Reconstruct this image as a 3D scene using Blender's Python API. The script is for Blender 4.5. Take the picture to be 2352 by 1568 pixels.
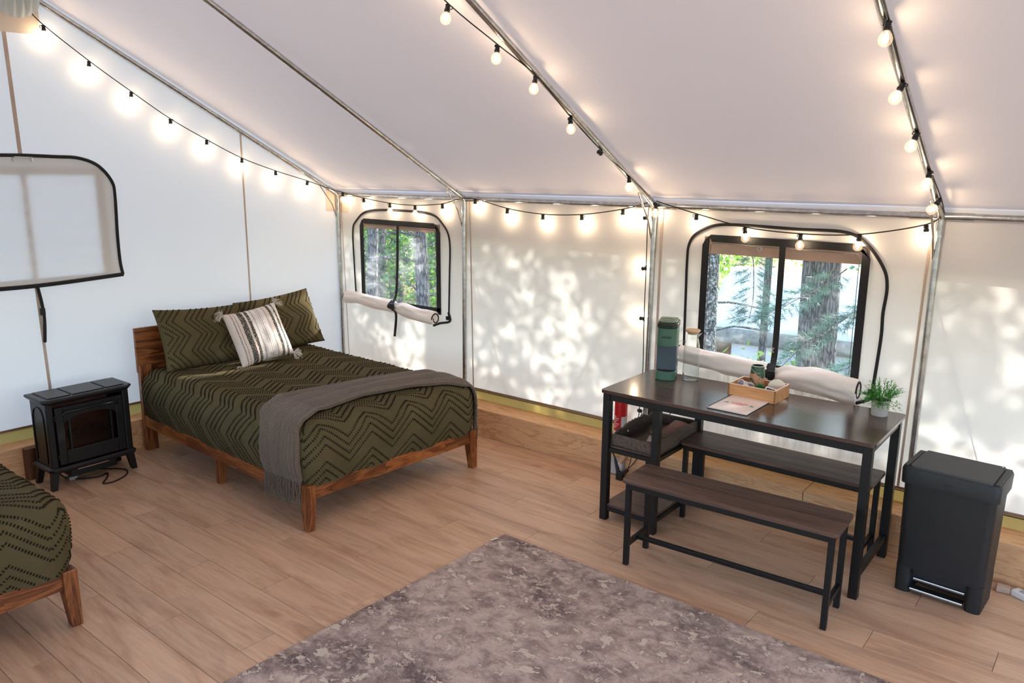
import bpy, bmesh, math, random
import numpy as np
from mathutils import Vector, Matrix, noise
random.seed(7); rng = np.random.default_rng(7)
PI = math.pi
S = bpy.context.scene
COL = S.collection
for o in list(bpy.data.objects): bpy.data.objects.remove(o)

# ------------------------------------------------------------------ camera, sky, sun, exposure
cam = bpy.data.cameras.new('camera'); camo = bpy.data.objects.new('camera', cam); COL.objects.link(camo)
cam.sensor_width = 36.0; cam.lens = 1796.7 * 36.0 / 2352.0; cam.clip_start = 0.02; cam.clip_end = 300
_r = Vector((0.77748287, 0.62884353, 0.00872924)); _u = Vector((-0.13884191, 0.1580892, 0.97761482)); _f = Vector((-0.61338676, 0.76129076, -0.21022148))
M = Matrix((( _r.x, _u.x, -_f.x, 5.3724), (_r.y, _u.y, -_f.y, -4.2999), (_r.z, _u.z, -_f.z, 1.886), (0, 0, 0, 1)))
camo.matrix_world = M
S.camera = camo

world = bpy.data.worlds.new('world'); S.world = world; world.use_nodes = True
wn = world.node_tree; wn.nodes.clear()
sky = wn.nodes.new('ShaderNodeTexSky'); sky.sky_type = 'NISHITA'; sky.sun_disc = False
sky.sun_elevation = math.radians(38); sky.sun_rotation = math.radians(14); sky.air_density = 1.0; sky.dust_density = 2.0; sky.ozone_density = 1.0
bg = wn.nodes.new('ShaderNodeBackground'); bg.inputs['Strength'].default_value = 1.35
wo = wn.nodes.new('ShaderNodeOutputWorld')
wn.links.new(sky.outputs[0], bg.inputs[0]); wn.links.new(bg.outputs[0], wo.inputs[0])

TOSUN = Vector((0.15, 1.0, 0.40)).normalized()
sl = bpy.data.lights.new('sun', 'SUN'); sl.energy = 16.0; sl.angle = math.radians(0.7); sl.color = (1.0, 0.95, 0.86)
so = bpy.data.objects.new('sun', sl); COL.objects.link(so)
so.rotation_euler = (-TOSUN).to_track_quat('-Z', 'Y').to_euler(); so.location = (5, 12, 8)

S.view_settings.view_transform = 'Standard'; S.view_settings.look = 'None'
S.view_settings.exposure = -0.06; S.view_settings.gamma = 1.0; S.view_settings.use_curve_mapping = False
BULB_E = 170.0
S.cycles.max_bounces = 9; S.cycles.diffuse_bounces = 4; S.cycles.glossy_bounces = 3; S.cycles.transparent_max_bounces = 14

# ------------------------------------------------------------------ material helpers
MATS = {}
def srgb(r, g, b):
    f = lambda c: (c/255)/12.92 if c/255 <= 0.04045 else (((c/255)+0.055)/1.055)**2.4
    return (f(r), f(g), f(b), 1.0)
class NT:
    def __init__(s, name):
        s.m = bpy.data.materials.new(name); s.m.use_nodes = True; s.t = s.m.node_tree; s.t.nodes.clear()
        s.out = s.n('ShaderNodeOutputMaterial')
    def n(s, t, **kw):
        x = s.t.nodes.new(t)
        for k, v in kw.items():
            if k in x.inputs.keys(): x.inputs[k].default_value = v
            else: setattr(x, k, v)
        return x
    def l(s, a, b): s.t.links.new(a, b)
    def coord(s, scale=(1,1,1), rot=(0,0,0), rand=True):
        tc = s.n('ShaderNodeTexCoord'); mp = s.n('ShaderNodeMapping')
        mp.inputs['Scale'].default_value = scale; mp.inputs['Rotation'].default_value = rot
        s.l(tc.outputs['Object'], mp.inputs['Vector'])
        if rand:
            oi = s.n('ShaderNodeObjectInfo'); mu = s.n('ShaderNodeMath', operation='MULTIPLY'); mu.inputs[1].default_value = 37.0
            s.l(oi.outputs['Random'], mu.inputs[0])
            cx = s.n('ShaderNodeCombineXYZ'); s.l(mu.outputs[0], cx.inputs[0]); s.l(mu.outputs[0], cx.inputs[1])
            s.l(cx.outputs[0], mp.inputs['Location'])
        return mp.outputs['Vector']
    def noise(s, vec, scale, detail=4, rough=.55, dist=0):
        x = s.n('ShaderNodeTexNoise'); x.inputs['Scale'].default_value = scale; x.inputs['Detail'].default_value = detail
        x.inputs['Roughness'].default_value = rough; x.inputs['Distortion'].default_value = dist; s.l(vec, x.inputs['Vector']); return x.outputs['Fac']
    def ramp(s, fac, stops, interp='LINEAR'):
        x = s.n('ShaderNodeValToRGB'); cr = x.color_ramp; cr.interpolation = interp
        while len(cr.elements) < len(stops): cr.elements.new(0.5)
        for e, (p, c) in zip(cr.elements, stops): e.position = p; e.color = c
        s.l(fac, x.inputs[0]); return x.outputs[0]
    def mix(s, fac, a, b, blend='MIX'):
        x = s.n('ShaderNodeMix', data_type='RGBA', blend_type=blend)
        if isinstance(fac, (int, float)): x.inputs[0].default_value = fac
        else: s.l(fac, x.inputs[0])
        for sock, v in ((x.inputs[6], a), (x.inputs[7], b)):
            if isinstance(v, tuple): sock.default_value = v
            else: s.l(v, sock)
        return x.outputs[2]
    def bump(s, fac, strength=.3, dist=.01):
        x = s.n('ShaderNodeBump'); x.inputs['Strength'].default_value = strength; x.inputs['Distance'].default_value = dist
        s.l(fac, x.inputs['Height']); return x.outputs[0]
    def princ(s, col, rough=.6, metal=0, normal=None, spec=.5, **kw):
        p = s.n('ShaderNodeBsdfPrincipled')
        for k, v in (('Base Color', col), ('Roughness', rough), ('Metallic', metal), ('Specular IOR Level', spec)):
            if isinstance(v, (tuple, int, float)): p.inputs[k].default_value = v
            else: s.l(v, p.inputs[k])
        for k, v in kw.items(): p.inputs[k.replace('_', ' ')].default_value = v
        if normal is not None: s.l(normal, p.inputs['Normal'])
        s.l(p.outputs[0], s.out.inputs[0]); return p

def plain(name, rgb, rough=.6, metal=0, var=.12, vs=8, bump=0, bs=60, spec=.5, **kw):
    if name in MATS: return MATS[name]
    t = NT(name); c = t.coord(); nz = t.noise(c, vs)
    a = srgb(*rgb); d = tuple(x*(1-var) for x in a[:3])+(1,); e = tuple(min(1, x*(1+var)) for x in a[:3])+(1,)
    col = t.ramp(nz, [(.3, d), (.7, e)])
    nrm = t.bump(t.noise(c, bs), bump, .002) if bump else None
    t.princ(col, rough, metal, nrm, spec, **kw); MATS[name] = t.m; return t.m

def wood(name, stops, axis='x', scale=1.0, rough=.45, strech=12, dist=1.2, bump=.15, varrand=.25, spec=.5, fine=.35):
    if name in MATS: return MATS[name]
    t = NT(name); k = {'x': (1, strech, strech), 'y': (strech, 1, strech), 'z': (strech, strech, 1)}[axis]
    c = t.coord(tuple(v*scale for v in k))
    n1 = t.noise(c, 1.0, 5, .55, dist)
    col = t.ramp(n1, stops)
    c2 = t.coord(tuple(v*scale*(1 if v == 1 else 5)*2 for v in k)); n2 = t.noise(c2, 1.5, 3, .6)
    g = t.ramp(n2, [(.35, (1-fine, 1-fine, 1-fine, 1)), (.65, (1, 1, 1, 1))])
    col = t.mix(1.0, col, g, 'MULTIPLY')
    if varrand:
        oi = t.n('ShaderNodeObjectInfo'); r = t.ramp(oi.outputs['Random'], [(0, (1-varrand,)*3+(1,)), (1, (1, 1, 1, 1))])
        col = t.mix(1.0, col, r, 'MULTIPLY')
    t.princ(col, rough, 0, t.bump(n2, bump, .001), spec); MATS[name] = t.m; return t.m

def canvas(name, col, tcol, fac=.42, bumpk=.25, stain=False):
    if name in MATS: return MATS[name]
    t = NT(name); c = t.coord(rand=False)
    nb = t.noise(c, 1.6, 3, .5, .4); fine = t.noise(c, 420, 2)
    b1 = t.bump(nb, bumpk, .05); x = t.n('ShaderNodeBump'); x.inputs['Strength'].default_value = .06; x.inputs['Distance'].default_value = .001
    t.l(fine, x.inputs['Height']); t.l(b1, x.inputs['Normal'])
    d = t.n('ShaderNodeBsdfDiffuse'); d.inputs[0].default_value = col; t.l(x.outputs[0], d.inputs['Normal'])
    tr = t.n('ShaderNodeBsdfTranslucent'); tr.inputs[0].default_value = tcol
    if stain:   # mildew streaks under the table window
        sp = t.n('ShaderNodeSeparateXYZ'); t.l(c, sp.inputs[0])
        def mr(sock, a, b):
            q = t.n('ShaderNodeMapRange'); q.interpolation_type = 'SMOOTHSTEP'; q.inputs[1].default_value = a; q.inputs[2].default_value = b; t.l(sock, q.inputs[0]); return q.outputs[0]
        def mul(p, q):
            z = t.n('ShaderNodeMath', operation='MULTIPLY'); t.l(p, z.inputs[0]); t.l(q, z.inputs[1]); return z.outputs[0]
        k = mul(mul(mr(sp.outputs[0], 3.25, 3.6), mr(sp.outputs[0], 4.5, 4.25)), mul(mr(sp.outputs[2], .80, .70), mr(sp.outputs[2], .25, .50)))
        st_ = mul(k, t.ramp(t.noise(t.coord((30, 1, 3), rand=False), 1.0, 6, .7), [(.42, (0, 0, 0, 1)), (.72, (.8, .8, .8, 1))]))
        cc_ = t.mix(st_, col, srgb(150, 134, 112)); t.l(cc_, d.inputs[0]); t.l(t.mix(st_, tcol, srgb(150, 134, 112)), tr.inputs[0])
    m = t.n('ShaderNodeMixShader'); m.inputs[0].default_value = fac
    t.l(d.outputs[0], m.inputs[1]); t.l(tr.outputs[0], m.inputs[2]); t.l(m.outputs[0], t.out.inputs[0])
    MATS[name] = t.m; return t.m

M_WALL = canvas('white canvas', srgb(228, 227, 226), srgb(240, 237, 230), .20)
M_WALLS = canvas('stained white canvas', srgb(228, 227, 226), srgb(240, 237, 230), .20, stain=True)
M_ROOF = canvas('roof canvas', srgb(226, 220, 217), srgb(226, 214, 208), .09, .45)
M_FLY = canvas('tan fly cloth', srgb(166, 136, 114), srgb(170, 128, 104), .14)
M_SOD = canvas('olive sod cloth', srgb(150, 136, 98), srgb(190, 165, 95), .20)
M_FLAP = canvas('rolled cream canvas', srgb(244, 234, 227), srgb(236, 222, 210), .12, .5)
M_PATCH = canvas('beige reinforcement', srgb(232, 214, 196), srgb(226, 204, 182), .28)
M_WEB = plain('black webbing', (20, 20, 22), .75, bump=.4, bs=300)
M_TANWEB = plain('tan webbing', (192, 172, 156), .8, bump=.3, bs=300)
M_STEEL = plain('galvanised steel', (190, 190, 188), .22, .95, var=.22, vs=30, bump=.1)
M_BLACKM = plain('black powder coated steel', (10, 10, 12), .42, .1, var=.15)
M_STOVE = plain('black cast stove', (15, 16, 18), .38, .2, bump=.12, bs=400)
M_BIN = plain('charcoal plastic', (20, 22, 25), .5, 0, bump=.25, bs=700)
M_BINLID = plain('charcoal plastic lid', (50, 51, 54), .55, 0, bump=.25, bs=700)
M_CORD = plain('black cord', (16, 15, 14), .6)
M_CHROME = plain('brushed chrome', (200, 200, 205), .18, 1.0)
t = NT('oak vinyl'); c = t.coord((1.1, 8, 8)); c3 = t.coord((.7, 3.2, 3)); c4 = t.coord((3, 60, 60))
col = t.ramp(t.noise(c, 1.2, 5, .6, 1.2), [(.25, srgb(186, 140, 108)), (.45, srgb(216, 172, 138)), (.58, srgb(226, 184, 150)), (.75, srgb(206, 162, 130))])
col = t.mix(t.ramp(t.noise(c3, 1.5, 5, .6, 1.4), [(.50, (0, 0, 0, 1)), (.72, (.55, .55, .55, 1))]), col, srgb(158, 126, 106))
col = t.mix(1.0, col, t.ramp(t.noise(c4, 1.0, 3, .6), [(.35, (.88, .87, .86, 1)), (.65, (1, 1, 1, 1))]), 'MULTIPLY')
oi = t.n('ShaderNodeObjectInfo'); col = t.mix(1.0, col, t.ramp(oi.outputs['Random'], [(0, (.86, .85, .85, 1)), (1, (1, 1, 1, 1))]), 'MULTIPLY')
t.princ(col, .42, 0, t.bump(t.noise(c4, 1.0, 3), .04, .001), .4); M_FLOORW = t.m
M_PINE = wood('pine beam', [(.25, srgb(196, 138, 92)), (.40, srgb(222, 170, 124)), (.52, srgb(230, 180, 134)), (.57, srgb(206, 150, 102)), (.62, srgb(232, 184, 138)), (.85, srgb(212, 160, 112))], 'x', 1.3, .5, 6, 2.6, .1, .08, .4, .15)
M_PINEY = wood('pine beam across', [(.25, srgb(196, 138, 92)), (.40, srgb(222, 170, 124)), (.52, srgb(230, 180, 134)), (.57, srgb(206, 150, 102)), (.62, srgb(232, 184, 138)), (.85, srgb(212, 160, 112))], 'y', 1.3, .5, 6, 2.6, .1, .08, .4, .15)
ACA = [(.25, srgb(62, 28, 12)), (.40, srgb(128, 66, 30)), (.5, srgb(178, 106, 54)), (.58, srgb(104, 50, 22)), (.8, srgb(160, 92, 44))]
M_ACX = wood('acacia x', ACA, 'x', 1.4, .35, 9, 1.6, .1, .3)
M_ACY = wood('acacia y', ACA, 'y', 1.4, .35, 9, 1.6, .1, .3)
M_ACZ = wood('acacia z', ACA, 'z', 2.2, .35, 9, 1.2, .1, .3)
TBL = [(.25, srgb(44, 30, 26)), (.45, srgb(72, 52, 44)), (.55, srgb(88, 64, 54)), (.7, srgb(54, 38, 32)), (.85, srgb(78, 57, 48))]
M_TBL = wood('dark walnut laminate', TBL, 'x', 1.6, .20, 16, .8, .02, 0, .9)
TBL2 = [(p, tuple(min(1, v*1.5) for v in c[:3])+(1,)) for p, c in TBL]
M_BENCH = wood('walnut laminate bench', TBL2, 'x', 1.6, .42, 16, .8, .1, 0, .4)
M_TRAY = wood('greyed rustic wood', [(.25, srgb(50, 38, 32)), (.5, srgb(98, 80, 68)), (.6, srgb(70, 54, 46)), (.8, srgb(112, 94, 80))], 'y', 2.5, .6, 9, 1.4, .3, .1)
M_BAMBOO = wood('bamboo', [(.3, srgb(196, 136, 84)), (.55, srgb(218, 160, 106)), (.8, srgb(184, 122, 72))], 'x', 3, .45, 10, .4, .08, 0)
M_OLIVE = plain('olive cotton', (88, 78, 54), .95, var=.12, vs=5, bump=.5, bs=600, spec=.08)
M_TUFT = plain('dark olive tuft', (38, 32, 21), .95, var=.2, vs=40, spec=.1)
M_KNIT = plain('taupe knit', (98, 83, 70), .95, var=.16, vs=120, bump=.6, bs=500, spec=.1, Sheen_Weight=.3)
M_CREAM = plain('cream cloth', (228, 214, 204), .9, bump=.4, bs=500, spec=.1)
M_WHITE = plain('white plastic', (225, 222, 220), .4, var=.03)
M_GREENP = plain('green plastic', (62, 100, 84), .42, var=.06)
M_GREENL = plain('light green plastic', (98, 122, 100), .45, var=.05)
M_DKGREEN = plain('dark green plastic', (26, 36, 33), .4, var=.05)
M_SLATE = plain('slate blue plastic panel', (58, 74, 86), .35, var=.1)
M_RED = plain('red enamel', (178, 16, 24), .3, var=.05)
M_CONC = plain('grey concrete', (172, 166, 160), .85, var=.08, bump=.3, bs=150)
M_LEAF = plain('bright green leaf', (74, 150, 44), .5, var=.35, vs=60)
M_SUCC = plain('deep green succulent', (42, 112, 56), .4, var=.3, vs=60)
M_PAPER = plain('paper', (232, 220, 216), .5, var=.03)
M_BROWNP = plain('brown printed leaflet', (120, 66, 50), .5, var=.3, vs=25)
M_LIDW = plain('pale beech lid', (206, 172, 138), .5, var=.06, vs=30)

def glassmat(name, tint=(1,1,1,1), haze=.0, fres=.45, rough=.03, glow=0):
    if name in MATS: return MATS[name]
    t = NT(name); tr = t.n('ShaderNodeBsdfTransparent'); tr.inputs[0].default_value = tint
    gl = t.n('ShaderNodeBsdfGlossy'); gl.inputs['Roughness'].default_value = rough
    lw = t.n('ShaderNodeLayerWeight'); lw.inputs[0].default_value = .5; pw = t.n('ShaderNodeMath', operation='POWER'); t.l(lw.outputs['Facing'], pw.inputs[0]); pw.inputs[1].default_value = 2.6
    fr = t.n('ShaderNodeMath', operation='MULTIPLY_ADD'); t.l(pw.outputs[0], fr.inputs[0]); fr.inputs[1].default_value = fres; fr.inputs[2].default_value = .035
    m = t.n('ShaderNodeMixShader'); t.l(fr.outputs[0], m.inputs[0]); t.l(tr.outputs[0], m.inputs[1]); t.l(gl.outputs[0], m.inputs[2])
    last = m.outputs[0]
    if haze:
        d = t.n('ShaderNodeBsdfTranslucent'); d.inputs[0].default_value = (.85, .9, .95, 1)
        c = t.coord((1, 1, 3), rand=False); nz = t.noise(c, 5, 5, .6, 1)
        mr = t.n('ShaderNodeMapRange'); mr.inputs[1].default_value = .45; mr.inputs[2].default_value = .8; mr.inputs[3].default_value = haze*.35; mr.inputs[4].default_value = haze*2
        t.l(nz, mr.inputs[0])
        m2 = t.n('ShaderNodeMixShader'); t.l(mr.outputs[0], m2.inputs[0]); t.l(last, m2.inputs[1]); t.l(d.outputs[0], m2.inputs[2]); last = m2.outputs[0]
    if glow:
        em = t.n('ShaderNodeEmission'); em.inputs[0].default_value = (1, .70, .42, 1); em.inputs[1].default_value = glow
        a = t.n('ShaderNodeAddShader'); t.l(last, a.inputs[0]); t.l(em.outputs[0], a.inputs[1]); last = a.outputs[0]
    t.l(last, t.out.inputs[0]); MATS[name] = t.m; return t.m
M_VINYL = glassmat('clear vinyl', (.95, .98, 1, 1), .11)
M_GLASS = glassmat('thin clear glass', (.93, .96, .96, 1), fres=1.0, rough=.02)
M_BULBG = glassmat('bulb glass', (1, .98, .94, 1), fres=.2, glow=.35)
M_STOVEG = glassmat('smoked stove glass', (.55, .47, .45, 1))
t = NT('bulb glow'); e = t.n('ShaderNodeEmission'); e.inputs[0].default_value = (1.0, .75, .50, 1); e.inputs[1].default_value = BULB_E
t.l(e.outputs[0], t.out.inputs[0]); M_GLOW = t.m

# ------------------------------------------------------------------ mesh helpers
class MB:
    def __init__(s): s.v = []; s.f = []
    def add(s, vs, fs):
        k = len(s.v); s.v += [tuple(p) for p in vs]; s.f += [tuple(i+k for i in f) for f in fs]; return s
    def box(s, x0, x1, y0, y1, z0, z1):
        return s.add([(x0,y0,z0),(x1,y0,z0),(x1,y1,z0),(x0,y1,z0),(x0,y0,z1),(x1,y0,z1),(x1,y1,z1),(x0,y1,z1)],
                     [(0,3,2,1),(4,5,6,7),(0,1,5,4),(1,2,6,5),(2,3,7,6),(3,0,4,7)])
    def loft(s, rings, cap=True, closed=True):
        n = len(rings[0]); vs = [p for r in rings for p in r]; fs = []
        for i in range(len(rings)-1):
            for j in range(n if closed else n-1):
                a = i*n+j; b = i*n+(j+1) % n; fs.append((a, b, b+n, a+n))
        if cap: fs.append(tuple(reversed(range(n)))); fs.append(tuple(range((len(rings)-1)*n, len(rings)*n)))
        return s.add(vs, fs)
    def tube(s, pts, r, n=8, cap=True, flat=1.0, up=None):
        pts = [Vector(p) for p in pts]; rings = []; prev = None
        for i, p in enumerate(pts):
            d = (pts[min(i+1, len(pts)-1)]-pts[max(i-1, 0)]).normalized()
            if prev is None:
                a = Vector(up) if up else (Vector((0,0,1)) if abs(d.z) < .9 else Vector((1,0,0)))
            else: a = prev
            b = d.cross(a).normalized(); a = b.cross(d).normalized(); prev = a
            rr = r[i] if isinstance(r, (list, tuple)) else r
            rings.append([p+a*math.cos(2*PI*k/n)*rr*flat+b*math.sin(2*PI*k/n)*rr for k in range(n)])
        return s.loft(rings, cap)
    def lathe(s, prof, n=24, c=(0,0,0), cap=True):
        return s.loft([[(c[0]+r*math.cos(2*PI*k/n), c[1]+r*math.sin(2*PI*k/n), c[2]+z) for k in range(n)] for r, z in prof], cap)
    def prism(s, poly, z0, z1, mp=None):
        mp = mp or (lambda x, y, z: (x, y, z)); a = sum(poly[i][0]*poly[(i+1) % len(poly)][1]-poly[(i+1) % len(poly)][0]*poly[i][1] for i in range(len(poly)))
        if a < 0: poly = poly[::-1]
        return s.loft([[mp(x, y, z0) for x, y in poly], [mp(x, y, z1) for x, y in poly]])
    def grid(s, fn, nu, nv):
        vs = [fn(i/nu, j/nv) for i in range(nu+1) for j in range(nv+1)]
        return s.add(vs, [(i*(nv+1)+j, (i+1)*(nv+1)+j, (i+1)*(nv+1)+j+1, i*(nv+1)+j+1) for i in range(nu) for j in range(nv)])
    def mesh(s, name):
        me = bpy.data.meshes.new(name); me.from_pydata([tuple(map(float, p)) for p in s.v], [], s.f); me.update(); return me

def obj(name, mb, mat, parent=None, loc=None, smooth=False, bev=0, weld=0, solid=0, fixn=False, **tags):
    me = mb if isinstance(mb, bpy.types.Mesh) else mb.mesh(name)
    if fixn or weld:
        bm = bmesh.new(); bm.from_mesh(me)
        if weld: bmesh.ops.remove_doubles(bm, verts=bm.verts, dist=weld)
        bmesh.ops.recalc_face_normals(bm, faces=bm.faces); bm.to_mesh(me); bm.free()
    if len(me.materials) == 0: me.materials.append(mat)
    if smooth:
        me.polygons.foreach_set('use_smooth', [True]*len(me.polygons))
        if smooth != 'all':
            try: me.set_sharp_from_angle(angle=math.radians(smooth if smooth is not True else 40))
            except Exception: pass
    o = bpy.data.objects.new(name, me); COL.objects.link(o)
    if parent: o.parent = parent
    if loc: o.location = loc
    if solid: md = o.modifiers.new('solid', 'SOLIDIFY'); md.thickness = solid; md.offset = 0
    if bev: md = o.modifiers.new('bevel', 'BEVEL'); md.width = bev; md.segments = 2; md.limit_method = 'ANGLE'
    for k, v in tags.items(): o[k] = v
    return o
def thing(name, label, cat, loc=(0,0,0), rz=0, group=None, kind=None):
    o = bpy.data.objects.new(name, None); COL.objects.link(o); o.location = loc; o.rotation_euler = (0, 0, rz); o.empty_display_size = .1
    o['label'] = label; o['category'] = cat
    if group: o['group'] = group
    if kind: o['kind'] = kind
    return o
def struct(name, label=None):
    o = bpy.data.objects.new(name, None); COL.objects.link(o); o['kind'] = 'structure'
    if label: o['label'] = label
    return o
def attach(o, p):
    p.rotation_euler = p.rotation_euler; o.parent = p; o.matrix_parent_inverse = (Matrix.Translation(p.location) @ p.rotation_euler.to_matrix().to_4x4()).inverted(); return o
def tag(o, label, cat, group=None, kind=None):
    o['label'] = label; o['category'] = cat
    if group: o['group'] = group
    if kind: o['kind'] = kind
    return o
def copy_tree(o, parent=None):
    c = o.copy(); COL.objects.link(c); c.parent = parent
    for ch in list(o.children): copy_tree(ch, c)
    return c
def text(name, body, size, mat, parent, mw, ext=.0006, align='CENTER'):
    cu = bpy.data.curves.new(name, 'FONT'); cu.body = body; cu.size = size; cu.extrude = ext; cu.align_x = align; cu.align_y = 'CENTER'
    cu.materials.append(mat)
    tmp = bpy.data.objects.new('tmp', cu); COL.objects.link(tmp); dg = bpy.context.evaluated_depsgraph_get(); dg.update()
    me = bpy.data.meshes.new_from_object(tmp.evaluated_get(dg)); bpy.data.objects.remove(tmp)
    me.transform(mw)
    if not len(me.materials): me.materials.append(mat)
    o = bpy.data.objects.new(name, me); COL.objects.link(o)
    if parent: o.parent = parent
    return o
def rrect(w, d, r, n=5, cx=0, cy=0):
    p = []
    for sx, sy, a0 in ((1, 1, 0), (-1, 1, 90), (-1, -1, 180), (1, -1, 270)):
        for k in range(n+1):
            a = math.radians(a0+90*k/n); p.append((cx+sx*(w/2-r)+r*math.cos(a), cy+sy*(d/2-r)+r*math.sin(a)))
    return p
def spline(pts, n=8):
    P = [Vector(p) for p in pts]; out = []
    for i in range(len(P)-1):
        p0 = P[max(i-1, 0)]; p1 = P[i]; p2 = P[i+1]; p3 = P[min(i+2, len(P)-1)]
        for k in range(n):
            t = k/n; out.append(.5*((2*p1)+(-p0+p2)*t+(2*p0-5*p1+4*p2-p3)*t*t+(-p0+3*p1-3*p2+p3)*t**3))
    out.append(P[-1]); return out

# ------------------------------------------------------------------ dimensions of the tent
H = 1.72; SL = 0.5288; YR = -2.39; HR = H-SL*YR; XE = 7.65; YN = 2*YR; PX = [0, 1.4603, 3.025, 4.5815, 6.14]
ZB = 0.285; ZL = 0.205; DL = 0.18

# ------------------------------------------------------------------ floor
fl = obj('floor', MB().box(0, XE, YN, 0, -.06, -.006), plain('floor underlay', (176, 134, 104), .9), kind='structure')
PW = .163; pl_me = {}
row = 0; y = -DL+.0
y = -.02
cnt = 0
while y > YN+.01:
    x = -(row*0.437 % 1.22)
    while x < XE:
        x0, x1 = max(x, .0), min(x+1.22, XE); y0 = max(y-PW, YN)
        if x1-x0 > .05:
            key = (round(x1-x0, 3), round(y-y0, 3))
            if key not in pl_me:
                m = MB(); a, b = key; g = .0004; m.add([(g, g, -.004), (a-g, g, -.004), (a-g, b-g, -.004), (g, b-g, -.004), (g+.0010, g+.0010, 0), (a-g-.0010, g+.0010, 0), (a-g-.0010, b-g-.0010, 0), (g+.0010, b-g-.0010, 0)],
                      [(4,5,6,7),(0,1,5,4),(1,2,6,5),(2,3,7,6),(3,0,4,7)]); me = m.mesh('plank'); me.materials.append(M_FLOORW); pl_me[key] = me
            o = bpy.data.objects.new('plank', pl_me[key]); COL.objects.link(o); o.parent = fl; o.location = (x0, y0, 0); cnt += 1
        x += 1.22
    y -= PW; row += 1

# ------------------------------------------------------------------ timber base beams (a ledge along the walls)
tr1 = struct('trim_1', 'pine base beams along the side wall')
for x0, x1 in ((DL, 1.32), (1.323, 4.1), (4.103, XE)):
    obj('beam', MB().box(x0, x1, -DL+.0, .02, -.004, ZL), M_PINE, tr1, bev=.006)
tr2 = struct('trim_2', 'pine base beams along the gable wall')
for y0, y1 in ((YN, -2.9), (-2.897, .02)):
    obj('beam', MB().box(-.02, DL-.034, y0, y1, -.004, ZL), M_PINEY, tr2, bev=.006)
tr4 = struct('trim_3', 'pine base beams on the unseen sides')
obj('beam', MB().box(DL, XE, YN, YN+.15, -.004, ZL), M_PINE, tr4)

# ------------------------------------------------------------------ canvas walls
W1 = (.29, 1.195, .83, 1.50); W2 = (3.352, 4.27, .805, 1.535)
def wall_holes(name, x0, x1, z0, z1, holes, mp, mat):
    xs = sorted({x0, x1, *[h[0] for h in holes], *[h[1] for h in holes], *[x0+(x1-x0)*k/24 for k in range(25)]})
    zs = sorted({z0, z1, *[h[2] for h in holes], *[h[3] for h in holes], *[z0+(z1-z0)*k/8 for k in range(9)]})
    m = MB(); idx = {}
    for i, x in enumerate(xs):
        for j, z in enumerate(zs): idx[i, j] = len(m.v); m.v.append(mp(x, z))
    for i in range(len(xs)-1):
        for j in range(len(zs)-1):
            cx = (xs[i]+xs[i+1])/2; cz = (zs[j]+zs[j+1])/2
            if any(h[0] < cx < h[1] and h[2] < cz < h[3] for h in holes): continue
            m.f.append((idx[i, j], idx[i+1, j], idx[i+1, j+1], idx[i, j+1]))
    return m
def wr(x, z): return (x, .006*math.sin(PI*((x-.0) % 1.53)/1.53)+.003*noise.noise(Vector((x*1.2, z*1.3, 4))), z)
wall_r = obj('wall_right', wall_holes('w', 0, XE, ZB, H+.026, [W1, W2], wr, M_WALLS), M_WALLS, smooth='all', kind='structure', label='white canvas side wall with two clear windows')
G3 = (-2.85, -1.93, 1.22, 1.88)
def gable_mesh(x, holes=(), sag=1):
    ys = sorted({YN, 0, YR, *[h[0] for h in holes], *[h[1] for h in holes], *[YN+(0-YN)*k/32 for k in range(33)]})
    top = lambda y: HR-SL*abs(y-YR)+.030
    m = MB(); zs0 = sorted({ZB, H, *[h[2] for h in holes], *[h[3] for h in holes if h[3] < H], *[ZB+(H-ZB)*k/7 for k in range(8)]})
    zmax = max([h[3] for h in holes]+[H])
    zs = sorted({*zs0, *[h[3] for h in holes]})
    for i in range(len(ys)-1):
        a, b = ys[i], ys[i+1]; lev = [z for z in zs if z <= min(top(a), top(b))+1e-6]
        for j in range(len(lev)-1):
            c = (a+b)/2; d = (lev[j]+lev[j+1])/2
            if any(h[0] < c < h[1] and h[2] < d < h[3] for h in holes): continue
            m.add([(x, a, lev[j]), (x, b, lev[j]), (x, b, lev[j+1]), (x, a, lev[j+1])], [(0, 1, 2, 3)])
        z = lev[-1]; m.add([(x, a, z), (x, b, z), (x, b, max(z, top(b))), (x, a, max(z, top(a)))], [(0, 1, 2, 3)])
    return m
wall_l = obj('wall_left', gable_mesh(0, [G3]), M_WALL, weld=.0005, smooth='all', kind='structure', label='white canvas gable wall')
wf = obj('wall_front', gable_mesh(XE, [(-4.0, -.8, ZB, 2.05)]), M_WALL, weld=.0005, kind='structure')  # wide opening added on this unseen side to let daylight in
wnr = obj('wall_near', wall_holes('w', 0, XE, ZB, H+.026, [(.6, 2.2, .5, 1.5), (3.3, 4.9, .5, 1.5), (5.6, 7.2, .5, 1.5)], lambda x, z: (x, YN, z), M_WALL), M_WALL, kind='structure')  # unseen wall, openings added to brighten the interior
obj('sod_strip', MB().add([(XE, -4.78, -.05), (XE, 0, -.05), (XE, 0, .0), (XE, -4.78, .0)], [(0, 1, 2, 3)]), M_SOD, wf)
# roof: two canvas slopes
def roof_fn(side):
    def f(u, v):
        x = XE*u; y = YR*v if side > 0 else YN-(YN-YR)*v
        d = min(abs(x-p) for p in PX+[XE]); sagv = .012*min(1, d/.5)*math.sin(PI*v)
        return (x, y, HR-SL*abs(y-YR)+.022-.0*sagv+.006*noise.noise(Vector((x*.9, y*1.4, 7))))
    return f
ce = obj('ceiling', MB().grid(roof_fn(1), 64, 24), M_ROOF, smooth='all', kind='structure', label='white canvas roof slopes')
obj('roof_slope', MB().grid(roof_fn(-1), 48, 12), M_ROOF, ce, smooth='all')
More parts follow.
